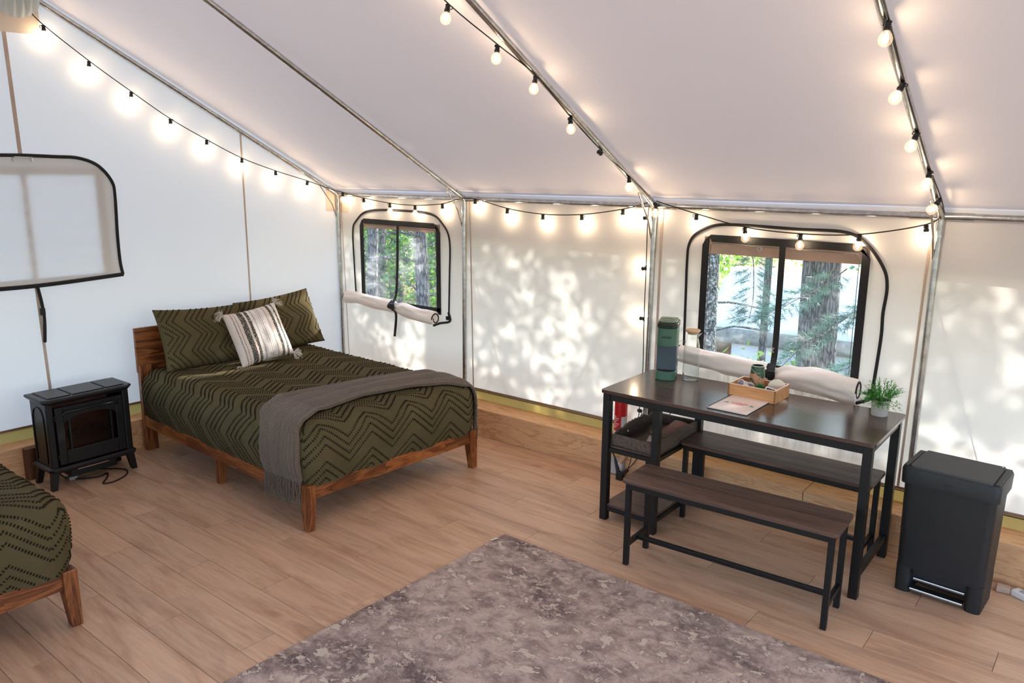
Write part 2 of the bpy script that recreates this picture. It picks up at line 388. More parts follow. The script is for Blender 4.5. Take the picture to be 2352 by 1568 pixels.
# fly sheet overhang hanging down outside the side wall
fly = obj('eave_valance', MB().grid(lambda u, v: (-.25+(XE+.4)*u, .035+.075*v+.008*math.sin(u*70)*v, H+.03-.325*v), 120, 6), M_FLY, smooth='all', kind='structure')
fly.name = 'trim_6'; fly['label'] = 'tan valance of the rain fly seen outside the windows'
# olive sod cloth strip under the canvas
def sod(mp, n): return MB().grid(lambda u, v: mp(u, v), n, 2)
s4 = struct('trim_4', 'olive ground cloth strip with a brown hem at the foot of the canvas')
obj('sod_strip', sod(lambda u, v: (XE*u, .010+.004*noise.noise(Vector((u*30, v, 1))), ZL-.02+(ZB-ZL+.02)*v), 120), M_SOD, s4, smooth='all')
obj('hem', MB().box(0, XE, -.004, .010, ZB-.008, ZB+.006), plain('brown hem tape', (140, 112, 90), .8), s4)
obj('cord_line', MB().tube([(0, -.006, ZB-.012), (XE, -.006, ZB-.012)], .003, 6), plain('brown hem cord', (70, 50, 40), .8), s4)
s5 = struct('trim_5', 'olive ground cloth strip at the foot of the gable wall')
obj('sod_strip', sod(lambda u, v: (.0, YN*u, ZL-.02+(ZB-ZL+.02)*v), 60), M_SOD, s5, smooth='all')
obj('hem', MB().box(-.010, .004, YN, 0, ZB-.008, ZB+.006), MATS['brown hem tape'], s5)
obj('sod_strip', MB().add([(0, YN, ZL-.03), (XE, YN, ZL-.03), (XE, YN, ZB), (0, YN, ZB)], [(0, 1, 2, 3)]), M_SOD, s5)
obj('sod_strip', MB().add([(XE, YN, -.05), (XE, 0, -.05), (XE, 0, ZB), (XE, YN, ZB)], [(0, 1, 2, 3)]), M_SOD, s5)
# webbing seams and outside guy ropes
s7 = struct('trim_7', 'tan webbing seams sewn down the canvas')
def strip(a, b, w, nrm, off, name='seam', par=s7, mat=M_TANWEB):
    a = Vector(a); b = Vector(b); n = Vector(nrm); d = (b-a).normalized(); sd = d.cross(n).normalized()*w/2; o = n*off
    return obj(name, MB().loft([[a-sd+o, a+sd+o, a+sd+o+n*.002, a-sd+o+n*.002], [b-sd+o, b+sd+o, b+sd+o+n*.002, b-sd+o+n*.002]]), mat, par)
strip((0, -.887, 2.18), (0, -.887, ZB), .013, (1, 0, 0), .001)
strip((0, -2.40, 2.67), (0, -2.39, 1.97), .022, (1, 0, 0), .001)
strip((0, -2.39, 1.18), (0, -2.376, ZB), .018, (1, 0, 0), .001)
strip((1.503, 0, 1.70), (1.535, 0, ZB), .010, (0, -1, 0), .0, )
strip((3.068, 0, 1.70), (3.072, 0, ZB), .016, (0, -1, 0), .0)
strip((.045, 0, 1.70), (.08, 0, ZB), .006, (0, -1, 0), .0)
strip((4.545, 0, 1.70), (4.53, 0, ZB), .012, (0, -1, 0), .0)
gr = struct('trim_8', 'guy lines pressed against the outside of the canvas')
for a, b in (((1.49, 1.30), (1.87, .29)), ((2.95, 1.45), (2.39, .31)), ((4.60, 1.3), (4.95, .3)), ((1.30, 1.55), (1.48, 1.24))):
    obj('guy_line', MB().tube([(a[0], .018, a[1]), (b[0], .02, b[1])], .003, 5), M_CORD, gr)
# beige reinforcement patches
s9 = struct('trim_9', 'beige reinforcement patches at the corners of the canvas')
obj('patch', MB().add([(.004, -.125, 1.565), (.004, 0, 1.56), (.004, 0, H+.02), (.004, -.125, H+.05)], [(0, 1, 2, 3)]), M_PATCH, s9)
obj('patch', MB().add([(0, -.002, 1.56), (.135, -.002, 1.555), (.135, -.002, H), (0, -.002, H)], [(0, 1, 2, 3)]), M_PATCH, s9)
obj('patch', MB().add([(.004, -2.57, 2.665), (.004, -2.20, 2.675), (.004, -2.20, HR-.1), (.004, YR, HR), (.004, -2.57, HR-.1)], [(0, 1, 2, 3, 4)]), M_PATCH, s9)

# ------------------------------------------------------------------ steel tent frame
fr = thing('tent_frame', 'galvanised steel pipe frame holding up the canvas tent', 'frame')
RP = .0165; zr = lambda y: HR-SL*abs(y-YR)
YP = -.014
for i, x in enumerate(PX):
    xx = x+.02 if i == 0 else x
    obj('upright_pole', MB().tube([(xx, YP-.002, H-.03), (xx, YP-.002, .9), (xx, YP-.002, ZL-.02)], RP, 14), M_STEEL, fr, smooth=True)
    obj('rafter', MB().tube([(xx, YP, H-.012), (xx, YP-.06, zr(-.06)-.02), (xx, YR, HR-.014)], RP, 14), M_STEEL, fr, smooth=True)
    obj('connector', MB().tube([(xx, YP-.10, zr(-.1)-.018), (xx, YP-.03, H-.004), (xx, YP-.002, H-.03), (xx, YP-.002, H-.12)], .0195, 14), M_STEEL, fr, smooth=True)
    obj('brace', MB().tube([(xx-.022, YP-.17, zr(-.17)-.03), (xx-.018, YP-.05, H-.10), (xx-.012, YP-.004, H-.23)], .0055, 8), M_STEEL, fr, smooth=True)
for i in range(len(PX)-1):
    obj('eave_pipe', MB().tube([(PX[i]+.03, YP, H-.02), (PX[i+1]-.03, YP, H-.02)], RP, 14), M_STEEL, fr, smooth=True)
    obj('sleeve', MB().tube([(PX[i+1]-.14, YP, H-.02), (PX[i+1]+.14, YP, H-.02)], .0195, 14), M_STEEL, fr, smooth=True)
obj('ridge_pipe', MB().tube([(.02, YR, HR-.02), (6.2, YR, HR-.02)], RP, 12), M_STEEL, fr, smooth=True)

# ------------------------------------------------------------------ windows
ZIP1 = [(0.206, -0.006, 0.87), (0.194, -0.006, 1.148), (0.19, -0.006, 1.403), (0.236, -0.006, 1.488), (0.379, -0.006, 1.572), (0.682, -0.006, 1.59), (1.09, -0.006, 1.578), (1.23, -0.006, 1.509), (1.301, -0.006, 1.386), (1.298, -0.006, 1.1), (1.287, -0.006, 0.78)]
ZIP2 = [(3.262, -0.006, 0.84), (3.259, -0.006, 0.971), (3.255, -0.006, 1.171), (3.251, -0.006, 1.381), (3.259, -0.006, 1.485), (3.305, -0.006, 1.551), (3.411, -0.006, 1.6), (3.569, -0.006, 1.61), (3.89, -0.006, 1.603), (4.14, -0.006, 1.60), (4.252, -0.006, 1.546), (4.345, -0.006, 1.43), (4.372, -0.006, 1.332), (4.366, -0.006, 1.196), (4.369, -0.006, 1.059), (4.355, -0.006, 0.76)]
def win(name, label, w, zp, rollpts, strapx, buckle, rr, tail):
    o = struct(name, label); x0, x1, z0, z1 = w
    # frame band: outer path and inner path around the opening, chamfered top corners
    def path(g, c):
        return [(x0-.005+g, z0), (x0-.008+g, z1-c), (x0-.008+g+c*.35, z1-c*.3), (x0-.008+g+c, z1+.012-g), (x1+.008-g-c*1.4, z1+.008-g), (x1+.006-g-c*.4, z1-g*.6-c*.3), (x1+.008-g, z1-c*1.3), (x1+.010-g, z0)]
    A = path(0, .05); B = path(.042, .016)
    m = MB(); ring = lambda P, y: [(p[0], y, p[1]) for p in P]
    r1, r2, r3, r4 = ring(A, -.002), ring(A, -.010), ring(B, -.010), ring(B, -.002)
    n = len(A); m.v = r1+r2+r3+r4
    for i in range(n-1):
        for k in range(4): a = k*n+i; b = ((k+1) % 4)*n+i; m.f.append((a, a+1, b+1, b))
    obj('window_frame', m, M_WEB, o, bev=.002)
    obj('window_frame', MB().box(x0-.005, x1+.01, -.010, -.002, z0-.02, z0+.03), M_WEB, o)
    obj('pane', MB().grid(lambda u, v: (x0+(x1-x0)*u, .0+.004*math.sin(5*u+2)*math.sin(7*v), z0+(z1-z0)*v), 20, 16), M_VINYL, o, smooth='all')
    for e in (.046,):   # clear stitched edge just inside the frame
        obj('stitching', MB().tube([(x0+e-.003, -.004, z0+.04), (x0+e-.003, -.004, z1-.05), (x0+e+.01, -.004, z1-.036), (x1-e-.01, -.004, z1-.045), (x1-e, -.004, z1-.06), (x1-e+.004, -.004, z0+.04)], .002, 5), plain('grey thread', (90, 92, 95), .8), o)
    sx0, sx1 = strapx
    def strap(pts, wd, nm='centre_strap'):
        P = spline(pts, 6); rings = [[(p.x-wd/2, p.y, p.z), (p.x+wd/2, p.y, p.z), (p.x+wd/2, p.y-.003, p.z), (p.x-wd/2, p.y-.003, p.z)] for p in P]
        return obj(nm, MB().loft(rings), M_WEB, o)
    zr_ = buckle[1]; yr_ = -.05-rr
    strap([(sx0, -.008, z1-.02), ((sx0+sx1)/2, -.010, (z1+zr_)/2), (sx1, -.02, zr_+rr+.05), (buckle[0], yr_-.004, zr_+.02), (buckle[0], yr_-.006, zr_-rr*.4), (buckle[0]+.003, -.03-rr*.8, zr_-rr-.02), (tail[0], -.03, tail[1])], .034 if rr > .05 else .026)
    strap([(sx1-.004, -.06, zr_+rr*.9), (sx1+.0, yr_-.010, zr_+.0), (sx1+.012, -.07, zr_-rr*.9)], .03, 'strap_loop')
    bx = buckle[0]
    obj('buckle', MB().box(bx-.022, bx+.022, yr_-.018, yr_-.004, zr_-.012, zr_+.028), M_BLACKM, o, bev=.004)
    m = MB(); 
    obj('zipper', MB().tube(spline(zp, 8), .0085, 8, flat=.5, up=(0, 1, 0)), M_WEB, o, smooth=True)
    # rolled canvas flap
    P = spline(rollpts, 10); N = len(P); rings = []
    K = 40
    for i, p in enumerate(P):
        s = i/(N-1); pinch = 1-.30*math.exp(-((p.x-bx)/.045)**2)
        for_ = []
        d = (P[min(i+1, N-1)]-P[max(i-1, 0)]).normalized()
        for k in range(K):
            a = 2*PI*k/K
            r = rr*(.88+.28*s if rr > .05 else .98+.06*s)*pinch*(1+.22*noise.noise(Vector((p.x*5, math.cos(a)*1.5, math.sin(a)*1.5)))+.12*noise.noise(Vector((p.x*11, math.cos(a)*2.2, 3+math.sin(a)*2.2)))+.04*math.sin(3*a+p.x*9))
            if abs(p.x-bx) < .25: r += rr*.07*math.sin(a*5+p.x*40)*math.exp(-((p.x-bx)/.1)**2)
            for_.append((p.x-d.z*math.sin(a)*0, p.y+r*.92*math.cos(a), p.z+r*math.sin(a)))
        rings.append(for_)
    obj('rolled_flap', MB().loft(rings, cap=True), M_FLAP, o, smooth=True, label='rolled-up cream canvas flap tied with a black strap')
    for end, sg in ((0, -1), (N-1, 1)):
        p = P[end]; sp = []
        for k in range(64):
            a = k*.2; r = rr*(1.02-.9*(k/64)**.75)*(1 if k > 0 else 1); sp.append((p.x+sg*(.004-.012*(k/64)), p.y-r*.92*math.cos(a), p.z+r*math.sin(a)))
        obj('flap_piping', MB().tube(sp[:34] if sg > 0 else sp, .005, 6), M_WEB, o, smooth=True)
    p = P[-1]
    obj('flap_piping', MB().tube(spline([(p.x, p.y-.02, p.z-rr), (p.x+.06, p.y-.01, p.z-rr*.5), (zp[-1][0]+.02, -.014, p.z-rr*.2), (zp[-1][0], -.01, zp[-1][2]+.06)], 6), .009, 6), M_WEB, o, smooth=True)
    obj('zipper_pull', MB().box(zp[-1][0]-.02, zp[-1][0]+.012, -.02, -.006, zp[-1][2]-.0, zp[-1][2]+.03), M_WEB, o, bev=.004)
    return o
win('window_1', 'smaller-looking clear window above the bed', W1, ZIP1, [(.150, -.058, .845), (.30, -.058, .85), (.45, -.058, .842), (.70, -.058, .826), (.85, -.058, .818), (.97, -.058, .80), (1.195, -.058, .784)], (.742, .722), (.765, .835), .049, (.702, .575))
w2 = win('window_2', 'clear window behind the dining table', W2, ZIP2, [(3.265, -.066, .827), (3.4, -.066, .822), (3.56, -.066, .812), (3.82, -.066, .790), (3.97, -.066, .800), (4.14, -.066, .798), (4.30, -.066, .780)], (3.82, 3.828), (3.852, .80), .060, (3.84, .66))
m = MB()
for a, b in (((-1, 1), (1, 1)), ((1, 1), (-1, -1)), ((-1, -1), (1, -1)), ((1, -1), (-1, 1))):
    m.tube([(3.815+a[0]*.010, -.030, .925+a[1]*.012), (3.815+b[0]*.010, -.030, .925+b[1]*.012)], .0012, 4)
obj('stitching', m, M_CREAM, w2)
# grommet in the valance
t3 = MB().tube([(.012*math.cos(k*PI/8), 0, .012*math.sin(k*PI/8)) for k in range(17)], .003, 6)
for gx, gz in ((3.655, 1.475), (.60, 1.45)): obj('grommet', t3.mesh('grommet'), M_STEEL, fly, loc=(gx, .085, gz))
# gable window with its inner flap zipped shut
g = struct('window_3', 'gable window closed by a pale canvas flap with black piping')
half = [(-2.39, 1.966), (-2.2, 1.962), (-2.061, 1.956), (-1.945, 1.911), (-1.868, 1.814), (-1.855, 1.715), (-1.863, 1.458), (-1.862, 1.283), (-1.851, 1.195)]
full = [(2*YR-a, b) for a, b in reversed(half[1:])]+half
cs = spline([(.012, a, b) for a, b in full], 6)
obj('zipper', MB().tube(cs, .0105, 8, flat=.6, up=(1, 0, 0)), M_WEB, g, smooth=True)
obj('hem_band', MB().tube(spline([(.016, 2*YR+1.851, 1.180), (.016, YR, 1.172), (.016, -1.851, 1.195)], 10), .013, 8, flat=.6, up=(1, 0, 0)), M_WEB, g, smooth=True)
poly = [(p.y, p.z) for p in cs]
def flapx(y, z): return .008+.0025*math.sin(z*62+.6*math.sin(y*3))*(1 if abs(y-YR) < .4 else .3)
m = MB(); ny, nz = 60, 44
for i in range(ny):
    for j in range(nz):
        ya = 2*YR+1.851+(-1.851-(2*YR+1.851))*i/ny; yb = 2*YR+1.851+(-1.851-(2*YR+1.851))*(i+1)/ny
        def zt(y):
            d = abs(y-YR); xs_ = [abs(a-YR) for a, b in half]; zs_ = [b for a, b in half]
            return float(np.interp(d, [0, .19, .33, .445, .522, .539], [1.962, 1.96, 1.955, 1.911, 1.814, 1.2]))
        za, zb2, zc, zd = [1.18+(zt(y)-1.18)*k for y, k in ((ya, j/nz), (yb, j/nz), (yb, (j+1)/nz), (ya, (j+1)/nz))]
        m.add([(flapx(ya, za), ya, za), (flapx(yb, zb2), yb, zb2), (flapx(yb, zc), yb, zc), (flapx(ya, zd), ya, zd)], [(0, 1, 2, 3)])
obj('closed_flap', m, M_WALL, g, weld=.0002, smooth='all')
for y0, y1, z0, z1 in ((-1.975, -1.915, 1.19, 1.90), (-2.865, -2.805, 1.19, 1.90), (-2.865, -1.915, 1.855, 1.90), (-2.865, -1.915, 1.185, 1.22), (-2.407, -2.372, 1.19, 1.9)):
    obj('frame_webbing', MB().box(-.008, -.003, y0, y1, z0, z1), M_TANWEB, g)
obj('pane', MB().box(-.012, -.010, -2.85, -1.93, 1.20, 1.89), M_VINYL, g)
obj('hanging_strap', MB().tube(spline([(.02, -2.39, 1.176), (.022, -2.376, 1.06), (.022, -2.372, .95), (.02, -2.384, .81)], 6), .011, 6, flat=.3, up=(1, 0, 0)), M_WEB, g)
obj('buckle', MB().box(.014, .03, -2.392, -2.362, .985, 1.03), M_BLACKM, g, bev=.003)
for y in (-2.435, -2.335):
    obj('zipper_pull', MB().tube([(.016, y, 1.955), (.022, y-.004, 1.93)], .005, 6), M_STEEL, g)
obj('zipper_pull', MB().tube([(.02, -2.43, 1.957), (.02, -2.34, 1.955)], .0035, 6), M_STEEL, g)
# gauzy white cloth bunched at the ridge end
m = MB().grid(lambda u, v: (.05+.05*math.sin(v*PI)+.02*math.sin(u*34)*math.sin(v*PI), -2.46+.24*u, 2.80+.22*v-.05*math.sin(u*PI)*(1-v)), 40, 10)
tag(obj('bunched_cloth', m, canvas('gauzy white cloth', srgb(225, 232, 232), srgb(225, 235, 235), .5), smooth='all'), 'gauzy white cloth bunched high at the gable peak', 'cloth')

# ------------------------------------------------------------------ string lights
bulb_me = MB().lathe([(.0005, -.052), (.010, -.050), (.019, -.043), (.0235, -.032), (.0235, -.022), (.018, -.010), (.010, -.001), (.009, .002)], 16).mesh('bulb'); bulb_me.materials.append(M_BULBG)
for p in bulb_me.polygons: p.use_smooth = True
core_me = MB().lathe([(.0005, -.036), (.007, -.033), (.0105, -.026), (.0105, -.019), (.006, -.012), (.0005, -.009)], 12).mesh('filament'); core_me.materials.append(M_GLOW)
for p in core_me.polygons: p.use_smooth = True
m = MB().lathe([(.010, 0), (.0125, .004), (.0125, .012), (.0105, .014), (.0105, .026), (.0125, .030), (.008, .034)], 12)
m.tube([(.010, 0, .030), (.019, 0, .030), (.021, 0, .020), (.012, 0, .016)], .0022, 5)
sock_me = m.mesh('socket'); sock_me.materials.append(M_BLACKM)
def string(label, pts, ex, r=.0032, tilt=None, nobulb=(), cordoff=.034, only=None, sag=.0):
    o = thing('string_lights', label, 'string lights', tuple(pts[0]), group=None)
    P0 = Vector(pts[0])
    seq = []
    for i, p in enumerate(pts): seq.append(Vector(p)+Vector((0, 0, .02))-P0)
    obj('cord', MB().tube(spline(seq, 5), r, 6), M_CORD, o, smooth=True)
    for i, p in enumerate(pts):
        if i in ex: continue
        tl = tilt(i) if tilt else (random.uniform(-.12, .12), random.uniform(-.12, .12))
        loc = Vector(p)-P0; ez = random.uniform(0, 6.28)
        rot = Matrix.Rotation(tl[1], 4, 'Y') @ Matrix.Rotation(tl[0], 4, 'X') @ Matrix.Rotation(ez, 4, 'Z')
        if i in nobulb:
            s = bpy.data.objects.new('socket', sock_me); COL.objects.link(s); s.parent = o; s.matrix_local = Matrix.Translation(loc) @ Matrix.Rotation(1.2, 4, 'X') @ Matrix.Translation((0, 0, -.02)); continue
        b = bpy.data.objects.new('bulb', bulb_me); COL.objects.link(b); b.parent = o
        b.matrix_local = Matrix.Translation(loc+Vector((0, 0, .018))) @ rot @ Matrix.Translation((0, 0, -.034))
        s = bpy.data.objects.new('socket', sock_me); COL.objects.link(s); s.parent = b
        f = bpy.data.objects.new('filament', core_me); COL.objects.link(f); f.parent = b
    return o
GAB = [(.05, -2.39, 2.87), (0.05, -2.284, 2.795), (0.05, -2.198, 2.711), (0.05, -1.953, 2.533), (0.05, -1.703, 2.369), (0.05, -1.451, 2.212), (0.05, -1.191, 2.082), (0.05, -0.917, 1.959), (0.05, -0.632, 1.869), (0.05, -0.339, 1.792), (0.06, -0.107, 1.723), (.08, -.05, 1.705)]
string('string lights hanging along the gable wall under the leftmost rafter', GAB, (0, 1, 10, 11))
EAV = [(0.08, -0.05, 1.705), (0.13, -0.05, 1.70), (0.39, -0.05, 1.66), (0.7, -0.05, 1.628), (0.983, -0.05, 1.62), (1.273, -0.05, 1.64), (1.44, -.05, 1.68), (1.597, -0.05, 1.685), (1.895, -0.05, 1.628), (2.204, -0.05, 1.6), (2.515, -0.05, 1.61), (2.822, -0.05, 1.655), (3.0, -.045, 1.70), (3.05, -0.05, 1.70)]
string('string lights swagged below the eave pipe above the bed and the bare wall', EAV, (0, 6, 12))
EAV2 = [(3.05, -0.05, 1.71), (3.317, -0.05, 1.645), (3.614, -0.05, 1.583), (3.926, -0.05, 1.563), (4.226, -0.05, 1.576), (4.527, -0.05, 1.64), (4.60, -0.05, 1.70)]
string('string lights swagged across the top of the window behind the table', EAV2, (0, 6))
R2 = [(2.93, -2.30, 2.86), (2.93, -2.02, 2.72), (2.926, -1.715, 2.567-.0), (2.983, -1.456, 2.43), (3.035, -1.24, 2.315), (3.018, -0.924, 2.148), (3.017, -0.641, 1.999), (3.045, -0.368, 1.855), (3.04, -.12, 1.74)]
string('string lights tied along the middle rafter above the bare wall', R2, (8,), nobulb=(6,), tilt=lambda i: (random.uniform(-.2, .2), random.uniform(.0, .2)))
R3 = [(4.60, -2.3, 2.86), (4.60, -2.0, 2.70), (4.60, -1.68, 2.54), (4.601, -1.355, 2.377), (4.593, -1.039, 2.21), (4.593, -0.73, 2.046), (4.596, -0.449, 1.897), (4.607, -0.21, 1.771), (4.60, -.06, 1.70)]
string('string lights tied along the right-hand rafter above the charcoal bin', R3, (8,), tilt=lambda i: (random.uniform(-.2, .1), .35+random.uniform(-.3, .3)))
DN = [(3.01, -.05, 1.69), (2.992, -0.04, 1.609), (2.996, -0.04, 1.3), (2.997, -0.04, 0.987), (3.005, -0.04, 0.68), (3.0, -0.05, 0.41), (2.986, -0.05, 0.26)]
dn = string('string of lights hanging straight down the pole behind the coffee maker', DN, (0, 4, 6), nobulb=(5,), tilt=lambda i: (.2, 1.5))

# ------------------------------------------------------------------ beds
BX0, BX1, BY, BZ0, BZ1, BR = -.935, .945, .645, .235, .575, .085
def rb(P, off=0.0):
    x, y, z = P
    ix = min(max(x, BX0+BR), BX1-BR); iy = min(max(y, -BY+BR), BY-BR); iz = min(z, BZ1-BR)
    n = Vector((x-ix, y-iy, z-iz))
    if n.length < 1e-6: n = Vector((0, 0, 1))
    n.normalize(); q = Vector((ix, iy, iz))+n*BR
    k = math.sin(PI*min(1, max(0, (q.z-BZ0)/(BZ1-BZ0))))
    hn = Vector((n.x, n.y, 0)); q += hn*(.028*k)
    w = .006*noise.noise(Vector((q.x*3, q.y*3, q.z*5)))+.0035*noise.noise(Vector((q.x*9, q.y*8, q.z*12)))
    if abs(n.z) < .5: w += .004*math.sin((q.x+q.y)*17+3*q.z)*(1-k*.3)
    return q+n*(off+w), n
def flat(u, v):   # u across, v along from head; returns box-surface point or None
    dz = 0
    if v > BX1-BX0: x = BX1; dz = v-(BX1-BX0)
    else: x = BX0+v
    if abs(u) > BY:
        if dz > 0: return None
        y = math.copysign(BY, u); dz = abs(u)-BY
    else: y = u
    z = BZ1-dz
    if z < BZ0+.008: return None
    return (x, y, z)
def spread_mesh():
    m = MB(); ca = lambda a, b, n: [a+(b-a)*k/n for k in range(n+1)]
    def g(fn, nu, nv): m.grid(lambda u, v: rb(fn(u, v))[0], nu, nv)
    X = lambda u: BX0+(BX1-BX0)*u; Y = lambda v: -BY+2*BY*v; Z = lambda w: BZ0+(BZ1-BZ0)*w
    g(lambda u, v: (X(u), Y(v), BZ1), 75, 52)
    g(lambda u, v: (X(u), -BY, Z(v)), 75, 16); g(lambda u, v: (X(u), BY, Z(v)), 75, 16)
    g(lambda u, v: (BX1, Y(u), Z(v)), 52, 16); g(lambda u, v: (BX0, Y(u), Z(v)), 52, 16)
    m.add([(BX0, -BY, BZ0), (BX1, -BY, BZ0), (BX1, BY, BZ0), (BX0, BY, BZ0)], [(0, 3, 2, 1)])
    return m
def tuft_lines(per=.155*2, amp=.135):
    out = []; tri = lambda u: 2*abs((u/per) % 1-.5)
    rows = []; v = -.5
    while v < 3:
        for k in range(4): rows.append(v+k*.047)
        v += .235
    for r in rows:
        u = -1.0
        while u < 1.0:
            out.append((u, r+amp*tri(u+.06))); u += .0105
    return out, tri
def tuft(m, q, n, d, L, Wd, Hh):
    s = n.cross(d).normalized()*Wd; d = d.normalized()*L; n = n*Hh
    m.add([q-d-s, q+d-s, q+d+s, q-d+s, q-d*.5+n, q+d*.5+n], [(0, 1, 5, 4), (1, 2, 5), (2, 3, 4, 5), (3, 0, 4)])
spread_me = spread_mesh().mesh('bedspread'); tm = MB(); pts, tri = tuft_lines()
for u, v in pts:
    if v < .02: continue
    P = flat(u, v); Q = flat(u+.004, v+.0035*(1 if tri(u+.064) > tri(u+.06) else -1)*(.135*4/.31)/1.74)
    if P is None or Q is None: continue
    a, n = rb(P); b, _ = rb(Q)
    if (b-a).length < 1e-5: continue
    tuft(tm, a, n, (b-a), .0034+random.uniform(-.0006, .0006), .0066, .0048)
tuft_me = tm.mesh('tufts')
def leg_mb(x, y, z1, sx, sy, w=.062, w2=.045, th=.058):
    # tapers on the inner sides, outer faces stay plumb
    top = [(x-w/2, y-th/2), (x+w/2, y-th/2), (x+w/2, y+th/2), (x-w/2, y+th/2)]
    b = []
    for (a, c) in top:
        b.append((a if (a-x)*sx > 0 else x-sx*(w2-w/2), c if (c-y)*sy > 0 else y-sy*(w2-w/2)))
    mid = .12*0+z1*.62
    return MB().loft([[(p[0], p[1], .0) for p in b], [(p[0], p[1], mid) for p in top], [(p[0], p[1], z1) for p in top]])
def make_bed(label, loc, rz, splabel, sploc_label):
    o = thing('bed_frame', label, 'bed', loc, rz)
    L, W = .964, .653
    for sx in (1, -1):
        for sy in (1, -1):
            if sx > 0: obj('leg', leg_mb(sx*(L-.031), sy*(W-.029), .255, sx, sy), M_ACZ, o, bev=.003)
            else:
                obj('headboard_post', MB().box(-L, -L+.045, sy*W-(.08 if sy > 0 else 0), sy*W+(0 if sy > 0 else .08), 0, .60), M_ACZ, o, bev=.003)
    obj('headboard', MB().loft([[(-L-.004, y, z) for y, z in ((-W-.005, .545), (W+.005, .545), (W+.005, .85), (-W-.005, .85))], [(-L+.022, y, z) for y, z in ((-W-.005, .545), (W+.005, .545), (W+.005, .85), (-W-.005, .85))]]), M_ACY, o, bev=.004)
    for sy in (1, -1):
        y = sy*(W-.018)
        segs = [-L+.045, -.35, .25, L-.062]
        for a, b in zip(segs[:-1], segs[1:]): obj('side_rail', MB().box(a, b, y-.014, y+.014, .172, .25), M_ACX, o)
        obj('leg', leg_mb(-.02, sy*(W-.05), .175, 1, sy, .05, .042, .05), M_ACZ, o, bev=.002)
    segs = [-W+.058, -.10, .38, W-.058]
    for a, b in zip(segs[:-1], segs[1:]): obj('foot_rail', MB().box(L-.045, L-.017, a, b, .172, .25), M_ACY, o)
    obj('leg', leg_mb(.55, 0, .2, 1, 1, .05, .045, .05), M_ACZ, o, bev=.002)
    for k in range(11):
        x = -.85+.17*k; obj('slat', MB().box(x-.03, x+.03, -W+.04, W-.04, .215, .231), M_ACY, o)
    sp = bpy.data.objects.new('bedspread', spread_me); COL.objects.link(sp); sp.location = loc; sp.rotation_euler = (0, 0, rz)
    tag(sp, splabel, 'bedspread')
    tf = bpy.data.objects.new('tufts', tuft_me); COL.objects.link(tf); tf.parent = sp; tf['kind'] = 'stuff'
    return o, sp
spread_me.materials.append(M_OLIVE); tuft_me.materials.append(M_TUFT)
bm = bmesh.new(); bm.from_mesh(spread_me); bmesh.ops.remove_doubles(bm, verts=bm.verts, dist=.0006); bmesh.ops.recalc_face_normals(bm, faces=bm.faces); bm.to_mesh(spread_me); bm.free()
spread_me.polygons.foreach_set('use_smooth', [True]*len(spread_me.polygons))
BL = (1.170, -1.279, 0); BRZ = math.radians(-2.1)
bed1, sp1 = make_bed('reddish-brown wooden bed frame standing under the small window, its headboard to the gable wall', BL, BRZ, 'olive bedspread with dark tufted zigzags on the bed under the small window', '')
bed2, sp2 = make_bed('reddish-brown wooden bed frame cut off at the bottom left corner, in front of the stove', (1.12, -3.755, 0), 0.0, 'olive tufted zigzag bedspread on the bed cut off at the bottom left', '')

# pillows
def pillow_mesh(w, h, t, tufts=True, nu=44, nv=32, per=.22, amp=.10):
    def f(a, b, sd):
        ea = 1-abs(a)**3.2; eb = 1-abs(b)**3.2
        th = t*(max(ea, 0)**.55)*(max(eb, 0)**.55)
        x = w/2*a*(1-.05*(1-b*b)*abs(a)**2); y = h/2*b*(1-.07*(1-a*a)*abs(b)**2)
        z = sd*th+sd*.008*noise.noise(Vector((a*3, b*3, sd*5)))*(ea*eb)
        return Vector((x, y, z))
    m = MB()
    for sd in (1, -1): m.grid(lambda u, v: f(2*u-1, 2*v-1, sd), nu, nv)
    tm = MB()
    if tufts:
        tri = lambda q: 2*abs((q/per) % 1-.5)
        for r in range(-14, 15):
            if r % 5 == 0: continue
            q = -h/2
            while q < h/2:
                x = r*.04+amp*tri(q)
                a, b = 2*x/w, 2*q/h
                if abs(a) < .96 and abs(b) < .96:
                    p = f(a, b, 1); x2 = r*.04+amp*tri(q+.004); p2 = f(2*x2/w, 2*(q+.004)/h, 1); p3 = f(a+.01, b, 1)
                    n = (p3-p).cross(p2-p); n = -n if n.z < 0 else n; n.normalize()
                    tuft(tm, p, n, p2-p, .0034, .0058, .0045)
                q += .0105
    return m, tm, f
def place(o, c, ex, ey):
    ex = Vector(ex).normalized(); ey = Vector(ey); ey = (ey-ex*ey.dot(ex)).normalized(); ez = ex.cross(ey)
    o.matrix_world = Matrix(((ex.x, ey.x, ez.x, c[0]), (ex.y, ey.y, ez.y, c[1]), (ex.z, ey.z, ez.z, c[2]), (0, 0, 0, 1)))
pm, ptm, pf = pillow_mesh(.64, .44, .085)
p1 = obj('pillow', pm, M_OLIVE, weld=.0008, smooth='all'); obj('tufts', ptm, M_TUFT, p1, kind='stuff')
tag(p1, 'olive tufted pillow at the near side of the headboard, behind the striped cushion', 'pillow')
place(p1, (.36, -1.49, .755), (.03, 1, -.05), (-.42, .02, .90))
p2 = copy_tree(p1); p2['label'] = 'olive tufted pillow in the corner beside the tent pole'
place(p2, (.355, -.87, .765), (.03, 1, .07), (-.40, .06, .92))
